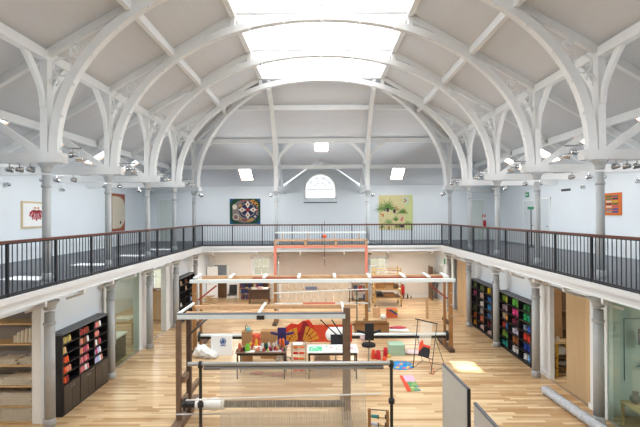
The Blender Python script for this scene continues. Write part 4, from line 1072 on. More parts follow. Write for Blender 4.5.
yt = [(242, 13.75, (200,150,110), 'tan', .06, .2), (239.5, 13.9, (226,110,80), 'coral', .06, .22), (247.5, 13.62, (120,190,50), 'bright green', .1, .3),
      (241.5, 13.6, (130,30,36), 'dark red', .05, .16), (251, 13.95, (222,180,60), 'gold', .07, .24), (256.5, 14.08, (240,196,50), 'yellow', .07, .34),
      (254, 13.7, (230,196,160), 'cream', .06, .14), (259, 13.75, (232,120,80), 'light orange', .06, .13), (262.5, 13.95, (230,226,220), 'white', .06, .2), (266, 13.75, (24,76,46), 'dark green', .09, .27),
      (270, 13.7, (214,50,110), 'magenta', .05, .16), (272.5, 13.9, (190,160,130), 'beige', .05, .2), (275, 13.72, (150,40,44), 'wine red', .06, .15),
      (278, 13.72, (196,170,130), 'sand', .05, .15), (280.2, 14.05, (230,100,36), 'orange', .06, .34), (283.3, 14.05, (234,110,44), 'vivid orange', .06, .35), (281.5, 13.75, (120,70,50), 'brown', .05, .18), (284.3, 13.68, (70,110,60), 'moss green', .04, .14), (269, 14.0, (232,228,224), 'off-white', .05, .22), (276.5, 14.02, (232,214,190), 'ivory', .05, .26)]
yt += [(237.5, 13.6, (150,100,60), 'ochre', .05, .12), (243.8, 13.68, (60,40,40), 'very dark brown', .06, .14), (249.8, 13.72, (230,170,150), 'peach', .06, .17), (252.6, 13.85, (200,70,50), 'vermilion', .055, .2),
       (257.5, 13.66, (236,150,110), 'apricot', .055, .12), (260.8, 13.66, (240,232,220), 'milk white', .06, .11), (263.8, 13.64, (190,60,60), 'cherry', .05, .13), (267.9, 13.6, (200,210,90), 'lime', .045, .11), (271.2, 13.64, (110,30,50), 'burgundy', .05, .14),
       (273.8, 13.9, (226,222,210), 'pearl', .05, .23), (276.8, 13.66, (220,90,60), 'rust', .045, .13), (279.2, 13.86, (160,120,90), 'hazel', .05, .2), (282.6, 13.62, (190,90,110), 'mauve', .045, .13)]
for px, y, c, nm, r, h in yt: yarn_cone((on1(px, y), y, H1), tuple(round(q*.88) for q in c), nm, r*.82, h*.85, f'{nm} yarn cone among the crowd on the brown topped table', 'yarn cones on the brown table')
for i, (px, y, w, h, c, nm) in enumerate(((258, 13.9, .22, .05, (238,236,232), 'white'), (274, 13.6, .26, .012, (190,186,186), 'grey'), (250, 13.54, .14, .02, (236,236,240), 'small bright'))):
    x = on1(px, y); tag(obj('paper_sheet', MB().box(x-w, y-.04, H1, x+w, y+.14, H1+h), mat('sheet_'+nm.replace(' ','_'), srgb(*c), .7)), f'{nm} paper lying on the brown topped table', 'paper')
tag(obj('pencil_tray', MB().box(on1(252.5,14.12), 14.05, H1, on1(260.5,14.12), 14.18, H1+.42), mat('red_yellow_tray', srgb(216,90,60), .6, noise=.5, nscale=12)), 'red and yellow carton at the back of the yarn table', 'box')
t = thing('craft_bag', 'brown paper bag with tools sticking out behind the yarn table', 'bag', (on1(247,14.4), 14.5, 0))
x = on1(247.2, 14.5)
obj('bag_body', MB().box(x-.17, 14.4, 0, x+.17, 14.65, 1.28), CARD, t)
obj('blue_cloth', MB().blob((x+.05, 14.45, 1.32), (.08,.06,.1), 5), mat('teal_cloth', srgb(120,170,170), .8), t)
obj('dark_tool', MB().tube([(x-.08,14.5,1.2),(x-.03,14.5,1.5),(x+.05,14.5,1.38)], .015, 6), BLACKM, t)
tag(obj('cardboard_box', MB().box(on1(261,15.6), 15.5, 0, on1(277,15.6), 15.9, .98), CARD), 'tall brown cardboard box standing behind the yarn table', 'box')
# trolley with cones
t = thing('yarn_trolley', 'grey wire trolley holding red and orange cones between the tables', 'trolley', (P(298.5,350,13.7).x, 13.7, 0))
r0, r1 = P(291.5,350,13.6).x, P(305.5,350,13.6).x
for x in (r0, r1):
    for y in (13.55, 13.95): obj('upright', MB().tube([(x,y,.03),(x,y,1.08)], .011, 6), CHROME, t)
for z in (.2, .38, .58, .76, .94, 1.08): obj('shelf', MB().box(r0, 13.55, z-.008, r1, 13.57, z).box(r0, 13.65, z-.008, r1, 13.67, z).box(r0, 13.93, z-.008, r1, 13.95, z).box(r0, 13.8, z-.008, r1, 13.82, z), STEEL, t)
for k, z in enumerate((.2, .38, .58, .76, .94)):
    for j in range(2):
        c, nm = random.choice((((224,74,44),'red orange'), ((232,120,40),'orange'), ((200,44,40),'red')))
        xx = r0+.06+j*.19; o = yarn_cone((xx, 13.62, z+.045), c, nm, .038, .17, f'{nm} cone lying on trolley, {["bottom","second","third","fourth","top"][k]} shelf, {["left","right"][j]}', 'cones on the trolley'); o.rotation_euler = (0, PI/2, 0)
tag(obj('paper_sheet', MB().box(r0+.05, 13.58, 1.08, r1-.1, 13.8, 1.09), WHITE), 'white sheet on top of the yarn trolley', 'paper')
# sheets on the white table
def sheet(px0, px1, y0, y1, c, nm, m=None):
    tag(obj('drawing', MB().box(P(px0,350,y0).x, y0, H1, P(px1,350,y0).x, y1, H1+.008), m or mat('sheet_'+nm.replace(' ','_'), srgb(*c), .8)), f'{nm} drawing lying on the white table', 'drawing')
def patch_mat(name, cols, scale):
    m = D.materials.new(name); m.use_nodes = True; nt = m.node_tree; bs = nt.nodes['Principled BSDF']; L = nt.links.new
    tc = nt.nodes.new('ShaderNodeTexCoord'); vo = nt.nodes.new('ShaderNodeTexVoronoi'); vo.inputs['Scale'].default_value = scale
    r = nt.nodes.new('ShaderNodeValToRGB'); r.color_ramp.interpolation = 'CONSTANT'
    while len(r.color_ramp.elements) < len(cols): r.color_ramp.elements.new(.5)
    for i, c in enumerate(cols): r.color_ramp.elements[i].position = i/len(cols); r.color_ramp.elements[i].color = (*srgb(*c), 1)
    sp = nt.nodes.new('ShaderNodeSeparateColor'); L(tc.outputs['Object'], vo.inputs['Vector']); L(vo.outputs['Color'], sp.inputs['Color']); L(sp.outputs[0], r.inputs['Fac']); L(r.outputs['Color'], bs.inputs['Base Color'])
    bs.inputs['Roughness'].default_value = .9; MATS[name] = m; return m
sheet(309, 322, 13.6, 14.1, (90,190,140), 'green patterned', patch_mat('green_pattern', [(110,196,150),(80,180,130),(240,240,236)], 9))
sheet(325, 334, 13.9, 14.2, (236,236,236), 'speckled', patch_mat('speckle', [(240,240,238),(240,240,238),(240,240,238),(210,120,100),(120,180,140)], 16))
sheet(335.5, 344, 13.7, 14.1, (236,236,236), 'green sketch', patch_mat('sketch', [(240,240,238),(240,240,238),(110,170,110),(180,120,110),(240,240,238)], 20))
sheet(351, 357, 13.7, 14.0, (236,236,236), 'pink dotted', patch_mat('dots', [(240,240,238),(240,240,238),(240,240,238),(216,90,100)], 20))
tag(obj('drawer_pedestal', MB().box(P(314,370,13.9).x, 13.8, 0, P(330,370,13.9).x, 14.2, .55), mat('beige_pedestal', srgb(186,160,140), .6)), 'low beige drawer unit under the white table', 'cabinet')
# white board with blue emblem
YB_ = 15.85; l, r_ = P(211,345,YB_).x, P(232,345,YB_).x; zb = P(320,335.5,YB_).z
t = thing('sign_board', 'square white board with a round blue emblem leaning by rear loom', 'sign', ((l+r_)/2, YB_, 0))
obj('board', MB().box(l, YB_, 0, r_, YB_+.06, zb), WHITE, t)
BL = mat('emblem_blue', srgb(30, 84, 150), .6); cx = P(223, 340, YB_).x; cz = P(320, 340.8, YB_).z; b = MB()
b.sweep([(cx+.105*math.cos(a*PI/12), YB_-.006, cz+.105*math.sin(a*PI/12)) for a in range(25)], (0,1,0), .012, .022)
b.prism([(cx-.03, YB_-.012, cz-.07), (cx+.04, YB_-.012, cz-.07), (cx+.035, YB_-.012, cz+.05), (cx, YB_-.012, cz+.085), (cx-.035, YB_-.012, cz+.05)], (0,.012,0))
b.box(cx-.08, YB_-.012, cz-.06, cx-.045, YB_, cz+.02); b.box(cx+.05, YB_-.012, cz-.04, cx+.08, YB_, cz+.03)
obj('emblem', b, BL, t)
b = MB()
for i in range(7): b.box(cx-.1+i*.03, YB_-.01, cz-.175, cx-.1+i*.03+.02, YB_, cz-.14)
obj('lettering', b, BL, t)
for i, (px, h, sx) in enumerate(((200.5, .42, .2), (206, .34, .22), (211.5, .24, .2))):
    tag(obj('crumpled_cloth', MB().blob((P(px,350,15.7).x, 15.7-.05*i, h*.5), (sx, .2, h*.55), i+20, 22, .7), WHITEC), f'crumpled white cloth heap beside the emblem board, {["left","middle","right"][i]} lump', 'cloth')
for px, py, c, nm, lab in ((257, 374, (190,96,80), 'brick', 'reddish wool scrap on the floor seen through the warp, left one'), (277, 376, (196,120,110), 'rose', 'pinkish wool scrap on the floor seen through the warp, right one')):
    p = FL(px, py); tag(obj('wool_scrap', MB().blob((p.x, p.y, .03), (.2,.1,.03), px, 16, .6), mat('scrap_'+nm, srgb(*c), .9)), lab, 'scrap')
# little crates under rear roller
tag(obj('wooden_box', MB().box(P(246,350,15.2).x, 15.2, 0, P(252,350,15.2).x, 15.4, .35), CARD), 'small brown box on the floor under the yarn table', 'box')
# red cones
for i, (px, py, c, nm, r, h) in enumerate(((373.5,358.5,(222,70,44),'orange red',.085,.33), (378.3,359,(200,36,44),'scarlet',.1,.33), (385.5,357,(190,30,40),'crimson',.09,.36), (384.5,360,(232,90,50),'low orange',.08,.13))):
    p = FL(px, py); yarn_cone((p.x, p.y, 0), c, nm, r, h, f'large {nm} yarn cone standing on the floor left of the green box', 'red cones on the floor')
p = FL(389.8, 355.5); q = FL(405, 355.5); GB = mat('pale_green_card', srgb(168, 196, 170), .7)
t = thing('green_box', 'pale green cardboard box on the floor by the red cones', 'box', (p.x, p.y, 0))
obj('body', MB().box(p.x, p.y, 0, q.x, p.y+.5, .36), GB, t); obj('lid', MB().box(p.x-.01, p.y-.01, .33, q.x+.01, p.y+.51, .38), GB, t)
tag(obj('coloured_scrap', MB().blob((p.x-.1, p.y-.15, .04), (.13,.1,.05), 2), YELM), 'yellow scrap between the red cones and the green box', 'scrap')
# small standing frame loom
def tubebar(b, pts, r=.014): b.tube(pts, r, 6)
fl, fr = FL(413, 368), FL(431, 374); tl, tr = P(418, 319, 15.0), P(437, 324, 14.7)
bl_, br_ = FL(422.5, 361), FL(445, 366)
t = thing('frame_loom', 'small black metal frame loom holding an orange and black weaving', 'loom', ((fl.x+fr.x)/2, fl.y, 0))
b = MB(); tubebar(b, [fl, tl]); obj('upright', b, BLACKM, t); b = MB(); tubebar(b, [fr, tr]); obj('upright', b, BLACKM, t)
b = MB(); tubebar(b, [tl+Vector((-.1,0,.01)), tr+Vector((.03,0,0))], .02); obj('top_bar', b, BLACKM, t)
b = MB(); tubebar(b, [tl.lerp(fl,.3), bl_], .01); tubebar(b, [tr.lerp(fr,.3), br_], .01); tubebar(b, [fl, bl_], .01); tubebar(b, [fr, br_], .01); tubebar(b, [bl_, br_], .01); obj('rear_strut', b, BLACKM, t)
lo_l, lo_r = fl.lerp(tl, .28), fr.lerp(tr, .28); b = MB(); tubebar(b, [lo_l, lo_r]); obj('lower_bar', b, BLACKM, t)
b = MB()
for i in range(30):
    u = .18+.62*i/30; a = tl.lerp(tr, u); c = lo_l.lerp(lo_r, u); b.bar(a, c, .007, .003, (0,1,0))
obj('warp', b, CREAM, t)['kind'] = 'stuff'
def fp(u, v): return tl.lerp(tr, u).lerp(lo_l.lerp(lo_r, u), v) + Vector((0,-.02,0))
obj('orange_weaving', MB().prism([fp(.22,.62), fp(.28,.62), fp(.3,.56), fp(.38,.56), fp(.42,.66), fp(.8,.66), fp(.78,.98), fp(.2,.98)], (0,.012,0)), M_ORG, t)
obj('black_weaving', MB().prism([fp(.24,.88), fp(.34,.8), fp(.42,.72), fp(.74,.72), fp(.79,.8), fp(.77,1.0), fp(.2,1.0)], (0,-.03,0)), BLKF, t)
tag(obj('striped_cloth', MB().blob((FL(414,354).x, FL(414,354).y, .06), (.35,.2,.07), 31), mat('white_pink', srgb(226,206,206), .9, noise=.15, nscale=12)), 'folded pale cloth on the floor beside the frame loom', 'cloth')
p = FL(431, 372); tag(obj('orange_string', MB().tube([(p.x-.1,p.y-.1,.01),(p.x,p.y-.25,.01),(p.x+.1,p.y-.1,.01),(p.x+.1,p.y+.3,.05),(p.x-.02,p.y+.5,.5)], .01, 6), M_ORG), 'thin orange cord trailing at the foot of the frame loom', 'cord')
# blue oval rug, woven sample
p = FL(401, 365.5)
RUG = patch_mat('blue_floral', [(30,140,200),(30,140,200),(34,146,206),(40,150,210),(30,134,196),(36,150,210),(30,140,200),(220,90,120),(230,190,70)], 9)
t = tag(obj('oval_rug', MB().lathe([(.42,0),(.43,.01),(.42,.02)], (p.x,p.y,0), 40), RUG), 'round bright blue rug with pink flecks lying on the floor', 'rug')
A_, B_, C_, D_ = FL(399.5,376), FL(412.5,375.5), FL(420.8,391), FL(407.5,391.8)
t = thing('woven_sample', 'rectangular woven sample in pink, green and orange on the floor', 'rug', A_)
e = lambda u, v: A_.lerp(B_, u).lerp(D_.lerp(C_, u), v)
obj('green_field', MB().prism([e(.22,.42), e(1,.42), e(1,1), e(.0,1), e(.3,.85)], (0,0,.012)), patch_mat('green_blue', [(110,150,90),(130,160,100),(90,140,90),(80,120,180),(190,190,120)], 9), t)
obj('orange_field', MB().prism([e(0,0), e(.22,0), e(.3,.42), e(.32,1), e(0,1)], (0,0,.014)), M_ORG, t)
obj('pink_field', MB().prism([e(.22,0), e(1,0), e(1,.42), e(.24,.42)], (0,0,.015)), mat('lilac_pink', srgb(214,170,190), .9), t)
# red-white cloth further back and cartons
p = FL(400, 328.5); tag(obj('folded_cloth', MB().blob((p.x-.1,p.y,.04), (.42,.2,.05), 8, 16, .2), mat('red_pale', srgb(196,60,76), .9)), 'dark red folded cloth on the floor behind the rear loom', 'cloth')
p = FL(400, 331.5); tag(obj('white_sheet', MB().box(p.x-.5,p.y,0,p.x+.42,p.y+.35,.03), WHITE), 'white flat sheet on the floor in front of red cloth', 'paper')
p = FL(374, 330); t = thing('open_carton', 'open cardboard carton on the floor behind the rear loom', 'box', (p.x,p.y,0))
x, y = FL(355,333).x, FL(355,333).y; b = MB(); w, d, h = 1.5, .5, .42
b.box(x,y,0,x+w,y+.02,h); b.box(x,y+d,0,x+w,y+d+.02,h); b.box(x,y,0,x+.02,y+d,h); b.box(x+w-.02,y,0,x+w,y+d,h); b.box(x,y,0,x+w,y+d,.02); obj('body', b, CARD, t)
obj('flap', MB().bar((x-.45,y+.2,h-.08),(x+.0,y+.2,h),.4,.012), CARD, t); obj('flap', MB().prism([(x,y-.2,h+.06),(x+w,y-.2,h+.06),(x+w,y,h),(x,y,h)], (0,0,.012)), CARD, t)
p = FL(387.5, 318); t = thing('orange_crate', 'orange carton with a blue and yellow diagonal stripe', 'box', (p.x,p.y,0))
w = P(397.5,318,p.y).x-p.x; obj('body', MB().box(p.x,p.y,0,p.x+w,p.y+.4,.42), mat('orange_card', srgb(206,96,52), .7), t)
obj('blue_panel', MB().prism([(p.x,p.y-.01,.42),(p.x+w,p.y-.01,.42),(p.x+w,p.y-.01,.12)], (0,.012,0)), mat('carton_blue', srgb(60,76,120), .7), t)
obj('yellow_panel', MB().prism([(p.x+w*.4,p.y-.02,.42),(p.x+w,p.y-.02,.42),(p.x+w,p.y-.02,.22)], (0,.012,0)), YELM, t)
p = FL(373.5, 317.5); tag(obj('pine_block', MB().box(p.x,p.y,0,p.x+.34,p.y+.2,.46), LOOMW), 'upright pine coloured box left of the orange carton', 'box')
p = FL(383, 319); tag(obj('crumpled_cloth', MB().blob((p.x,p.y,.12), (.14,.14,.14), 6), WHITEC), 'small white crumpled bag left of the orange carton', 'cloth')
p = FL(364, 331); tag(obj('beam_offcut', MB().bar((p.x-.9,p.y+.1,.3),(p.x+.6,p.y-.1,.3),.12,.1), LOOMB), 'loose brown beam lying on cartons behind the rear loom', 'timber')
# slatted sticks pile
base = FL(208, 307); rnd = random.Random(3)
for i in range(12):
    a = rnd.uniform(-.6,.6); L_ = rnd.uniform(.5,.9); cx, cy, cz = base.x+rnd.uniform(-.25,.3), base.y+rnd.uniform(-.1,.15), .04+.045*i
    dx = math.cos(a)*L_/2; dz = math.sin(a)*.16
    tag(obj('wooden_stick', MB().bar((cx-dx,cy,cz+.06-dz),(cx+dx,cy+.1,cz+.06+dz),.07,.05), PLY), f'pale wooden slat in the criss-cross pile near the left doorway, {(ORD+["eleventh","twelfth"])[i].replace("nearest","first")} up', 'timber', 'criss-cross pile of slats')
# bobbin frame near bottom
YQ = 9.35; q0, q1 = P(368,415,YQ).x, P(391,415,YQ).x; qz = P(320,409,YQ).z
t = thing('bobbin_rack', 'small wooden frame with bobbins at the bottom, beside iron post', 'rack', ((q0+q1)/2,YQ,0))
for x in (q0+.03, q1-.06): obj('side_post', MB().box(x-.03,YQ+(.12 if x > q0+.1 else 0)-.03,0,x+.03,YQ+.03+(.12 if x > q0+.1 else 0),qz-(.09 if x > q0+.1 else 0)), OCHRE, t)
obj('cord', MB().tube([(q0+.03,YQ,qz-.01),(q1-.06,YQ+.12,qz-.1)], .01, 6), BLACKM, t)
for k, (z, c) in enumerate(((qz-.15, (40,130,130)), (qz-.32, (196,196,212)), (qz-.48, (60,150,150)))):
    obj('spindle', MB().tube([(q0+.06,YQ-.02,z),(q1-.14,YQ-.02,z-.05)], .012, 6), OCHRE, t)
    obj('wound_yarn', MB().tube([(q0+.07,YQ-.02,z),(q0+.2,YQ-.02,z-.015)], .035, 10), ymat(c, 'bobbin'), t)
    for dx in (.22, .38): obj('bobbin_disc', MB().lathe([(.045,-.012),(.045,.012)], (q0+dx,YQ-.02,z-.02), 12, 'X'), LOOMD, t)
# display panels lower right
PG = mat('grey_panel', srgb(190, 186, 178), .7, noise=.02, nscale=3)
for i, (xa_, ya_, xb_, yb_) in enumerate(((2.57, 9.16, 2.66, 7.85), (2.57, 7.26, 2.62, 6.0))):
    t = thing('display_screen', f'tall pale grey display panel standing at lower right, {["further","nearer"][i]} one', 'panel', (xa_, ya_, 0))
    obj('face', MB().bar((xa_+.03, ya_, 1.0), (xb_+.03, yb_, 1.0), .04, 1.96), PG, t)
    obj('edge_strip', MB().bar((xa_+.03, ya_+.01, 1.99), (xb_+.03, yb_-.01, 1.99), .05, .03), GREYTOP, t)
    obj('edge_strip', MB().box(xb_+.0, yb_-.03, 0, xb_+.06, yb_, 2.0), CHAR, t)
    for f_ in (.15, .85): obj('foot', MB().box(xa_-.2, ya_+(yb_-ya_)*f_-.03, 0, xa_+.3, ya_+(yb_-ya_)*f_+.03, .02), CHAR, t)

# ------------------------------------------------------------------ upper gallery pictures, doors, fittings
# far wall tapestry, left
YW = WY-.04
def fw(px, py): p = P(px, py, YW); return p.x, p.z
x0, z1 = fw(229.7, 198.8); x1, z0 = fw(260.4, 223.9)
t = thing('wall_tapestry', 'dark green tapestry with grey medallion and white petals, far wall', 'tapestry', ((x0+x1)/2, YW, z0))
obj('ground', MB().box(x0, YW, z0, x1, YW+.03, z1), mat('bottle_green_wool', srgb(28, 66, 50), .9), t)
cx, cz = (x0+x1)/2, (z0+z1)/2; W_, H_ = (x1-x0)/2, (z1-z0)/2
def ell(cx, cz, rx, rz, y, n=28, e=2.4):
    out = []
    for i in range(n):
        a = 2*PI*i/n; c, s_ = math.cos(a), math.sin(a); out.append((cx+rx*math.copysign(abs(c)**(2/e), c), y, cz+rz*math.copysign(abs(s_)**(2/e), s_)))
    return out
def disc(name, m, cx_, cz_, rx, rz, lay, e=2.2, n=24): obj(name, MB().prism(ell(cx_, cz_, rx, rz, YW-.006*lay, n, e), (0,.006,0)), m, t)
GRY = mat('warm_grey_wool', srgb(128, 118, 112), .9, noise=.2, nscale=14); NAV = mat('navy_wool', srgb(36, 40, 78), .9); IVO = mat('ivory_wool', srgb(214, 204, 186), .9); CRI = mat('crimson_wool', srgb(140, 38, 48), .9); BLU = mat('blue_wool', srgb(30, 84, 130), .9)
disc('grey_field', GRY, cx+W_*.02, cz, W_*.86, H_*.92, 1)
disc('dark_ring', NAV, cx+W_*.18, cz+H_*.12, W_*.58, H_*.66, 2); disc('grey_ring', GRY, cx+W_*.18, cz+H_*.12, W_*.5, H_*.56, 3); disc('dark_ring', NAV, cx+W_*.18, cz+H_*.12, W_*.42, H_*.48, 4)
for a in range(4):
    b = MB(); aa = a*PI/2; px_, pz_ = cx+W_*.18+W_*.36*math.cos(aa), cz+H_*.12+H_*.42*math.sin(aa)
    dx, dz = math.cos(aa), math.sin(aa); q = [(px_+dx*.24, pz_+dz*.24), (px_-dz*.15, pz_+dx*.15), (px_-dx*.24, pz_-dz*.24), (px_+dz*.15, pz_-dx*.15)]
    obj('white_petal', MB().prism([(u, YW-.034, v) for u, v in q], (0,.006,0)), IVO, t); disc('petal_spot', CRI, px_, pz_, .045, .06, 7, n=10)
disc('centre_rosette', CRI, cx+W_*.18, cz+H_*.12, .12, .12, 6)
disc('lower_disc', IVO, cx-W_*.6, cz-H_*.45, .2, .2, 2); disc('lower_disc', GRY, cx-W_*.6, cz-H_*.45, .16, .16, 3); disc('lower_disc', CRI, cx-W_*.6, cz-H_*.45, .05, .05, 4)
disc('white_flower', IVO, cx-W_*.68, cz+H_*.35, .14, .16, 2); disc('eye_spot', NAV, cx+W_*.66, cz-H_*.42, .17, .13, 3); disc('eye_spot', IVO, cx+W_*.66, cz-H_*.42, .08, .06, 4)
b = MB(); b2 = MB(); b3 = MB(); b4 = MB()
for i, (u, v) in enumerate(((.42,.8),(.55,.86),(.7,.72),(.8,.62),(.66,.58),(.82,.45),(.5,.68),(-.28,.5),(-.2,.3),(-.35,.4),(-.3,-.62),(.3,-.72),(.42,-.68),(.2,-.75),(.5,-.6))):
    b.prism(ell(cx+W_*u, cz+H_*v, .06, .05, YW-.02, 8), (0,.006,0))
for u, v in ((.6,.76),(.72,.84),(.74,.52),(.88,.7)): b2.prism(ell(cx+W_*u, cz+H_*v, .05, .05, YW-.026, 8), (0,.006,0))
for u, v in ((-.2,.82),(0,.84),(.22,.86),(.8,.22),(.82,.02),(-.1,-.66),(.1,-.66),(0,-.72)): obj('red_spot', MB().prism(ell(cx+W_*u, cz+H_*v, .06, .05, YW-.02, 8), (0,.006,0)), CRI, t)
for s in (-1, 1):
    for v in (-1, 1): b4.prism([(cx+s*W_, YW-.004, cz+v*H_), (cx+s*W_*.72, YW-.004, cz+v*H_), (cx+s*W_, YW-.004, cz+v*H_*.6)], (0,.004,0))
obj('yellow_spots', b, M_YEL, t); obj('black_spots', b2, BLKF, t); obj('blue_corners', b4, BLU, t)
# far wall tapestry, right
x0, z1 = fw(378.7, 195.2); x1, z0 = fw(412.8, 229.7); W_, H_ = x1-x0, z1-z0
t = thing('wall_tapestry', 'pale yellow tapestry with green potted plants and flowers, far wall', 'tapestry', ((x0+x1)/2, YW, z0))
obj('ground', MB().box(x0, YW, z0, x1, YW+.03, z1), mat('pale_yellow_wool', srgb(216, 206, 156), .9, noise=.06, nscale=5), t)
U = lambda u: x0+W_*u
V = lambda v: z1-H_*v
obj('right_strip', MB().box(U(.78), YW-.003, z0, x1, YW, z1), mat('pale_lime_wool', srgb(206, 214, 150), .9), t)
obj('pale_square', MB().box(U(.72), YW-.008, V(.24), U(.88), YW, V(.06)), mat('mint_wool', srgb(196, 214, 196), .9), t)
def leaves(cu, cv, n, L, spread, m, seed, up=True):
    rnd = random.Random(seed); b = MB()
    for i in range(n):
        a = PI/2 + spread*(i/(n-1)-.5)*2; l = L*rnd.uniform(.6,1); x, z = U(cu), V(cv); pts = []
        for k in range(6):
            s_ = k/5; pts.append((x+math.cos(a)*l*s_, YW-.012-.001*(i%3), z+math.sin(a)*l*s_ - .45*l*s_*s_*abs(math.cos(a))*1.2))
        b.sweep(pts, (0,1,0), .008, [.05,.06,.055,.045,.03,.012])
    obj('leaf_spray', b, m, t)
LG = mat('leaf_green_wool', srgb(104, 138, 70), .9); LG2 = mat('sage_wool', srgb(140, 166, 104), .9); PLUM = mat('plum_wool', srgb(74, 52, 66), .9)
leaves(.27,.4,17,.85,1.5,LG,1); leaves(.08,.42,9,.6,1.2,LG2,2); leaves(.7,.52,11,.5,1.3,LG,3); leaves(.3,.82,9,.5,1.1,LG2,4); leaves(.5,.75,6,.4,.7,LG,5); leaves(.85,.85,9,.4,1.2,LG2,6); leaves(.1,.93,5,.3,1.2,LG,7); leaves(.6,.92,8,.35,1.4,LG,8)
for u0, u1, v0, v1, m in ((.22,.3,.37,.48,PLUM), (.15,.21,.43,.46,BLU), (.42,.5,.42,.52,PLUM), (.62,.76,.86,.93,PLUM), (.26,.33,.9,1.0,OCHRE), (.48,.53,.86,.93,LOOMB)):
    obj('plant_pot', MB().prism([(U(u0),YW-.02,V(v0)),(U(u1),YW-.02,V(v0)),(U(u1-.012),YW-.02,V(v1)),(U(u0+.012),YW-.02,V(v1))], (0,.02,0)), m, t)
b = MB(); b2 = MB()
for u, v in ((.77,.12),(.8,.16),(.76,.19),(.07,.55),(.13,.56),(.12,.6),(.78,.46),(.52,.34),(.55,.4)): b.prism(ell(U(u), V(v), .055, .05, YW-.02, 8), (0,.01,0))
for u, v in ((.66,.7),(.7,.66),(.68,.73)): b2.prism(ell(U(u), V(v), .05, .07, YW-.02, 8), (0,.01,0))
obj('orange_flowers', b, mat('salmon_wool', srgb(200,110,76), .9), t); obj('pink_flowers', b2, mat('pink_wool', srgb(222,110,130), .9), t)
# left gallery wall pictures
def lw(px, py):      # point on the left wall
    d = CM.to_3x3() @ Vector(((px-320)/F, -(py-213.5)/F, -1)); k = (CX-WX)/d.x; return d.y*k, EYE+d.z*k
ya, za = lw(20.5, 201); yb = 16.95; zb_ = lw(20.5, 228.8)[1]
xw = CX-WX
t = thing('framed_picture', 'light framed white picture with radiating red strokes, left gallery wall', 'picture', (xw, ya, zb_))
obj('frame', MB().box(xw, ya, zb_, xw+.04, yb, za), mat('light_oak_frame', srgb(206,186,148), .5), t)
obj('mount', MB().box(xw+.03, ya+.07, zb_+.07, xw+.05, yb-.07, za-.07), WHITE, t)
cy, cz = (ya+yb)/2, (za+zb_)/2+.08; b = MB()
for i in range(11):
    a = -PI/2 + (i-5)*.26; l = .34+.05*(i % 2)
    b.sweep([(xw+.056, cy+math.cos(a)*.08, cz+.1+math.sin(a)*.02), (xw+.056, cy+math.cos(a)*l*.7, cz+.12+math.sin(a)*l*.45), (xw+.056, cy+math.cos(a)*l*1.15, cz+.05+math.sin(a)*l*.9)], (1,0,0), .008, [.05,.035,.07])
obj('red_strokes', b, mat('red_ink', srgb(168,52,62), .8), t)
obj('yellow_strokes', MB().prism([(xw+.062,cy-.18,cz+.16),(xw+.062,cy+.18,cz+.16),(xw+.062,cy+.12,cz+.22),(xw+.062,cy,cz+.18),(xw+.062,cy-.12,cz+.22)], (.004,0,0)), M_YEL, t)
ya, za = lw(111.2, 193.2); yb, _ = lw(124, 210); zb_ = lw(111.2, 231.5)[1]
t = thing('wall_picture', 'red brown panel with a large cream rounded shape, left gallery wall', 'picture', (xw, ya, zb_))
obj('board', MB().box(xw, ya, zb_, xw+.05, yb, za), mat('red_brown_board', srgb(150,76,48), .5, noise=.08), t)
W_ = yb-ya; H_ = za-zb_; pts = []
for u, v in ((-.02,.07),(.3,.07),(.6,.09),(.85,.16),(.97,.3),(1.0,.5),(.97,.68),(.85,.82),(.6,.92),(.3,.93),(-.02,.93)): pts.append((xw+.05, ya+W_*max(.0,u), za-H_*v))
obj('cream_shape', MB().prism(pts, (.012,0,0)), mat('cream_stone', srgb(206,196,176), .7), t)
obj('dark_spot', MB().lathe([(.08,0),(.08,.015)], (xw+.055, ya+W_*.62, za-H_*.77), 12, 'X'), CHAR, t)
# right gallery wall
def rw(px, py):
    d = CM.to_3x3() @ Vector(((px-320)/F, -(py-213.5)/F, -1)); k = (CX+WX)/d.x; return d.y*k, EYE+d.z*k
xw = CX+WX
yb, _ = rw(600, 200); ya, za = rw(622, 192.2); zb_ = rw(622, 215.3)[1]
t = thing('framed_picture', 'orange framed panel with three columns of coloured strips, right wall', 'picture', (xw, ya, zb_))
obj('frame', MB().box(xw-.05, ya, zb_, xw, yb, za), mat('orange_frame', srgb(206,104,34), .5), t)
sc_ = [(120,80,140),(70,110,70),(90,100,110),(190,140,160),(80,120,70),(60,60,90),(70,70,130),(200,200,180),(190,170,60),(170,60,50),(90,60,60),(80,110,70),(120,50,50),(210,200,180),(190,90,110),(180,140,60),(130,120,120),(70,80,150),(90,90,160),(150,150,140),(60,80,150)]
for r in range(7):
    for c in range(3):
        h_ = (za-zb_-.16)/7; w_ = (yb-ya-.16)/3; yy = yb-.06-(c+1)*w_; zz = za-.08-(r+1)*h_
        obj('coloured_strip', MB().box(xw-.065, yy+.03, zz+.02, xw-.05, yy+w_-.03, zz+h_-.015), mat('strip_%d' % (r*3+c), srgb(*sc_[r*3+c]), .8), t)
def wall_door(n, xw, s, y0, y1, z1, label, m=GREYIRON):
    b = MB(); b.box(xw-s*.04, y0-.07, GF, xw, y0, z1+.07); b.box(xw-s*.04, y1, GF, xw, y1+.07, z1+.07); b.box(xw-s*.04, y0-.07, z1, xw, y1+.07, z1+.07)
    w = struct(f'door_{n}', b, WHITE); w['label'] = label
    obj('door_leaf', MB().box(xw-s*.02, y0, GF, xw, y1, z1), m, w); obj('door_handle', MB().tube([(xw-s*.06, y0+.1, GF+1), (xw-s*.06, y0+.22, GF+1)], .02, 6), CHAR, w)
DW = mat('door_pale', srgb(212, 218, 222), .5)
wall_door(4, xw, 1, rw(535,205)[0], rw(524,205)[0], rw(530,201)[1], 'pale door on the right gallery wall near the green sign', DW)
wall_door(5, xw, 1, rw(550,205)[0], rw(541,205)[0], rw(545,199)[1], 'pale door on the right gallery wall, nearer to the viewer', DW)
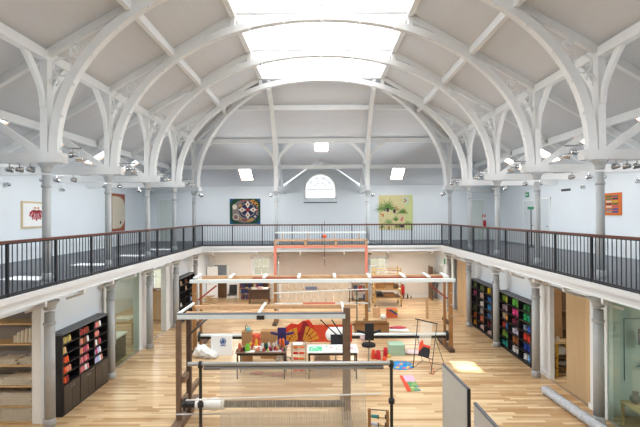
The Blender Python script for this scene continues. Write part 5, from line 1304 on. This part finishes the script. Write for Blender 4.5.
for n, (pa, pb, lab) in enumerate(((470, 483.5, 'pale green panel door in the far wall at the right'), (159.5, 173, 'pale panel door in the far wall at the left'))):
    x0, z1 = fw(pa, 200); x1, _ = fw(pb, 200); b = MB(); b.box(x0-.05, YW, GF, x0, YW+.04, z1+.05); b.box(x1, YW, GF, x1+.05, YW+.04, z1+.05); b.box(x0-.05, YW, z1, x1+.05, YW+.04, z1+.05)
    w = struct(f'door_{6+n}', b, WHITE); w['label'] = lab
    obj('door_leaf', MB().box(x0, YW+.02, GF, x1, YW+.04, z1), mat('pale_green_door', srgb(206, 216, 212), .5), w)
y, z = rw(527.2, 194.8); SG = mat('sign_green', (0,0,0))
t = thing('exit_sign', 'green running figure exit sign on the right gallery wall', 'sign', (xw, y, z))
obj('plate', MB().box(xw-.02, y-.2, z-.13, xw, y+.2, z+.13), SG, t)
obj('arrow', MB().prism([(xw-.03,y-.14,z-.02),(xw-.03,y-.04,z-.02),(xw-.03,y-.04,z-.07),(xw-.03,y+.0,z),(xw-.03,y-.04,z+.07),(xw-.03,y-.04,z+.02),(xw-.03,y-.14,z+.02)], (.01,0,0)), WHITE, t)
b = MB(); b.ball((xw-.025,y+.1,z+.07), .025, 6); b.bar((xw-.025,y+.1,z+.05),(xw-.025,y+.09,z-.01),.015,.04,(1,0,0)); b.bar((xw-.025,y+.09,z-.01),(xw-.025,y+.14,z-.09),.015,.02,(1,0,0)); b.bar((xw-.025,y+.09,z-.01),(xw-.025,y+.04,z-.08),.015,.02,(1,0,0)); b.bar((xw-.025,y+.04,z+.03),(xw-.025,y+.15,z+.03),.015,.018,(1,0,0)); obj('figure', b, WHITE, t)
p = P(531, 208, 20.5)
t = thing('sign_stand', 'small green sign on a thin dark stand, right gallery', 'sign', (p.x, p.y, GF))
obj('pole', MB().tube([(p.x,p.y,GF),(p.x,p.y,p.z)], .025, 6), CHAR, t); obj('plate', MB().box(p.x-.17,p.y-.02,p.z-.06,p.x+.17,p.y,p.z+.06), SG, t); obj('base', MB().lathe([(.18,GF),(.18,GF+.03)], (p.x,p.y,0), 16), CHAR, t)
p = P(486, 222, 26.5)
t = thing('fire_extinguisher', 'red fire extinguisher on the far right of the gallery', 'fire extinguisher', (p.x, WY-.12, p.z-.3))
obj('cylinder', MB().lathe([(.08,-.3),(.09,.05),(.04,.12)], (p.x,WY-.12,p.z), 12), mat('extinguisher_red', (0,0,0)), t); obj('notice', MB().box(p.x-.1,WY-.03,p.z+.3,p.x+.1,WY-.01,p.z+.48), mat('extinguisher_red', (0,0,0)), t)
y, z = rw(566, 190); tag(obj('wall_vent', MB().box(xw-.02, y-.35, z-.05, xw, y+.35, z+.05), CHAR), 'small dark slot fitting high on the right gallery wall', 'vent')
# arched window
t = struct('window_4', MB().sweep([(AW['x']-AW['r']+.05, WY+.05, AW['z0'])]+[(AW['x']+(AW['r']-.05)*math.cos(a), WY+.05, AW['zs']+(AW['r']-.05)*math.sin(a)) for a in [PI-PI*i/24 for i in range(25)]]+[(AW['x']+AW['r']-.05, WY+.05, AW['z0'])], (0,1,0), .1, .1), WHITE)
t['label'] = 'arched white window high in the middle of the far wall'
b = MB(); b.box(AW['x']-AW['r'], WY, AW['z0'], AW['x']+AW['r'], WY+.1, AW['z0']+.07); r = AW['r']
for a in (PI/5, 2*PI/5, 3*PI/5, 4*PI/5): b.bar((AW['x']+.35*math.cos(a), WY+.05, AW['zs']+.35*math.sin(a)), (AW['x']+(r-.05)*math.cos(a), WY+.05, AW['zs']+(r-.05)*math.sin(a)), .04, .035, (0,1,0))
b.sweep([(AW['x']+.4*math.cos(PI*i/12), WY+.05, AW['zs']+.4*math.sin(PI*i/12)) for i in range(13)], (0,1,0), .04, .035)
b.sweep([(AW['x']+.72*math.cos(PI*i/16), WY+.05, AW['zs']+.72*math.sin(PI*i/16)) for i in range(17)], (0,1,0), .04, .03)
b.box(AW['x']-r, WY+.03, AW['zs']-.02, AW['x']+r, WY+.07, AW['zs']+.02)
for x in (-.65,-.3,.3,.65): b.box(AW['x']+x-.015, WY+.03, AW['z0'], AW['x']+x+.015, WY+.07, AW['zs'])
obj('glazing_bars', b, WHITE, t)
obj('pane', MB().box(AW['x']-r, WY+.1, AW['z0'], AW['x']+r, WY+.11, AW['zs']+r), mat('bright_frosted_pane', srgb(236,240,244), .5, emit=(.93,.97,1.0), estr=.75), t)
b = MB(); b.box(AW['x']-r-.02, WY-.06, AW['z0']-.26, AW['x']+r+.02, WY, AW['z0']-.2); struct('trim_6', b, GREYTOP)['label'] = 'dark sill line below the arched window'

# ------------------------------------------------------------------ spotlights
def make_spot():
    t = thing('spotlight', '', 'spotlight')
    obj('bracket', MB().tube([(0,0,0),(0,0,-.1)], .018, 8), CHROME, t)
    y = obj('yoke', MB().sweep([(-.085,0,-.2),(-.085,0,-.11),(0,0,-.095),(.085,0,-.11),(.085,0,-.2)], (0,1,0), .025, .012), CHROME, t)
    obj('lamp_housing', MB().lathe([(.03,.12),(.06,.1),(.075,.03),(.095,-.08),(.095,-.1),(.08,-.1),(.07,-.03),(.03,.04)], (0,0,-.2), 16, 'Y'), CHROME, t)
    obj('lens', MB().lathe([(.07,-.075),(.07,-.07)], (0,0,-.2), 14, 'Y'), mat('lens_glass', srgb(230,230,226), .1), t)
    return t
proto = make_spot(); used = [False]
def spot(x, y, z, rot, label, group='spotlights under the tie beams'):
    if not used[0]:
        proto.location = (x,y,z); proto.rotation_euler = (0,0,rot); proto.scale = (.8,.8,.8); proto['label'] = label; proto['group'] = group; used[0] = True; return
    dup(proto, (x,y,z), rot, label, group)
for s in (-1, 1):
    sd = SIDE[s]
    for k, y in enumerate(COLY[:4]):
        for j, d in enumerate((7.28, 7.55, 7.8) if k == 0 else (8.0, 8.55, 9.0)[:3 if k == 1 else 2]):
            spot(CX+s*d, y, EYE+1.33, s*(.5+.3*j), f'chrome spotlight under the {ORD[k]} tie beam of the {sd} gallery, {["inner","middle","outer"][j]} one')
        for j, (dx, dz) in enumerate(((6.2, 1.58), (6.02, 1.48))):
            b = None
            spot(CX+s*dx, y-.05, EYE+dz+.1, -s*(1.2+.8*j), f'chrome spotlight beside the foot of the {ORD[k]} roof arch on the {sd}, {["outer","inner"][j]} of two')
        tag(obj('spotlight_bracket', MB().tube([(CX+s*6.5, y-.05, EYE+1.68), (CX+s*5.98, y-.05, EYE+1.68)], .02, 8), CHROME), f'short chrome arm carrying two spotlights at {ORD[k]} {sd} arch foot', 'lamp arm')
    spot(CX+s*6.5, COLY[4]-.25, EYE+1.25, s*.8, f'chrome spotlight on the far {sd} corner column')
    spot(CX+s*6.35, COLY[4]-.4, EYE+1.2, -s*.8, f'second chrome spotlight on the far {sd} corner column, nearer the hall')
    spot(CX+s*2.75, COLY[4]-.05, EYE+1.2, s*.5, f'chrome spotlight at the top of the far column {sd} of the arched window')
    for k in range(3):
        y = COLY[k]+.9
        spot(CX+s*(WX-.12), y, EYE+1.25-.0, -s*PI/2, f'chrome spotlight mounted on the {sd} gallery wall, {ORD[k]} from the viewer', 'spotlights on the gallery walls')

# ------------------------------------------------------------------ light
w = D.worlds.new('world'); SC.world = w; w.use_nodes = True; nt = w.node_tree
bg = nt.nodes['Background']; bg.inputs['Color'].default_value = (.80, .90, 1.0, 1); bg.inputs['Strength'].default_value = 3.6
sd_ = Vector((1.9, -1.05, -4.1)).normalized()
sl = D.lights.new('sun', 'SUN'); sl.energy = 14; sl.angle = math.radians(.6); sl.color = (1, .96, .9)
so = D.objects.new('sun', sl); COL.objects.link(so); so.rotation_euler = sd_.to_track_quat('-Z', 'Y').to_euler(); so.location = (-6, 20, 20)
# unseen lamps added under the gallery deck to brighten rooms and far end
def added_downlight(x, y, label, e=40):
    t = thing('added_downlight', label, 'added light', (x, y, 3.3), 'unseen lights added under the gallery')
    obj('rim', MB().lathe([(.11,3.32),(.11,3.3),(.09,3.3),(.09,3.32)], (x,y,0), 16), WHITE, t)
    obj('lamp', MB().lathe([(.085,3.31),(.085,3.305)], (x,y,0), 14), mat('added_lamp_glow', (1,1,1), .5, emit=(1,.93,.85), estr=12), t)
for x, y, nm, e in ((-8.9,15.2,'in the left glazed room, nearest',22), (-8.9,18.6,'in the left glazed room, middle',30), (-8.9,22.5,'in the left glazed room, furthest',45), (-8.9,8.6,'in the left store',45),
                 (9.2,8.4,'in the right glazed room',60), (9.0,13.2,'inside the right doorway',25),
                 (-5,24.3,'under the far gallery, left',80), (-1.6,24.3,'under the far gallery, left of centre',80), (1.7,24.3,'under the far gallery, right of centre',80), (5.1,24.3,'under the far gallery, right',80)):
    added_downlight(x, y, 'unseen added ceiling light '+nm)
    ld = D.lights.new('added_downlight_lamp', 'AREA'); ld.shape = 'DISK'; ld.size = .3; ld.energy = e; ld.color = (1, .95, .88); ld.spread = math.radians(170)
    lo = D.objects.new('added_downlight_lamp', ld); COL.objects.link(lo); lo.location = (x, y, 3.27)
def lamp(x, y, z, aim, e, size=150, col=(1, .98, .95)):  # spot added for brightness; several have no modelled fixture
    l = D.lights.new('added_spot_lamp', 'SPOT'); l.energy = e; l.spot_size = math.radians(size); l.spot_blend = 1; l.shadow_soft_size = .25; l.color = col
    o = D.objects.new('added_spot_lamp', l); COL.objects.link(o); o.location = (x, y, z)
    o.rotation_euler = (Vector(aim)-Vector((x, y, z))).to_track_quat('-Z', 'Y').to_euler()
for s in (-1, 1):
    for k in range(-1, 4):
        y = COLY[0]+3.09*k
        lamp(CX+s*7.6, y-1.545, EYE+1.75, (CX-s*1.5, y+1.5, EYE+6.5), UP, 160, (.95,.975,1))     # added uplight, no fixture here, up to the opposite slope
        lamp(CX+s*8.2, y+.1, EYE+1.2, (CX+s*WX, y+1.2, EYE-.2), WASH, 150, (1,.995,.98))       # on to the gallery wall
        lamp(CX+s*6.0, y-.15, EYE+1.4, (CX-s*1.0, y+2, 0), DOWN, 130, (.86,.94,1))                       # down to the looms
for s in (-1, 1):
    for k in (0, 1, 2, 3):
        y = COLY[k]+1.5; lamp(CX-s*6.0, y-.15, EYE+1.4, (CX+s*7, y, 2.4), 330, 66, (.9,.96,1))     # added lamps, no fixture here, across to the bookcases
for x in (-4.6, 0, 4.6): lamp(CX+x, COLY[4]-.1, EYE+1.4, (CX+x*.5, COLY[4]-2.2, EYE+5), 110, 160, (.9,.96,1))  # added uplights without fixtures, to brighten the end slope
for x in (-2.75, 2.75, -6.4, 6.4): lamp(CX+x*1.15, COLY[4]+1.0, EYE+1.1, (CX+x*1.1, WY, EYE-.6), WASH*1.1, 150, (1,.995,.98))  # added lamps set back from the far spotlights, on to the far wall
vs = SC.view_settings; vs.view_transform = 'Standard'; vs.look = 'None'; vs.gamma = 1; vs.use_curve_mapping = False; vs.exposure = .14
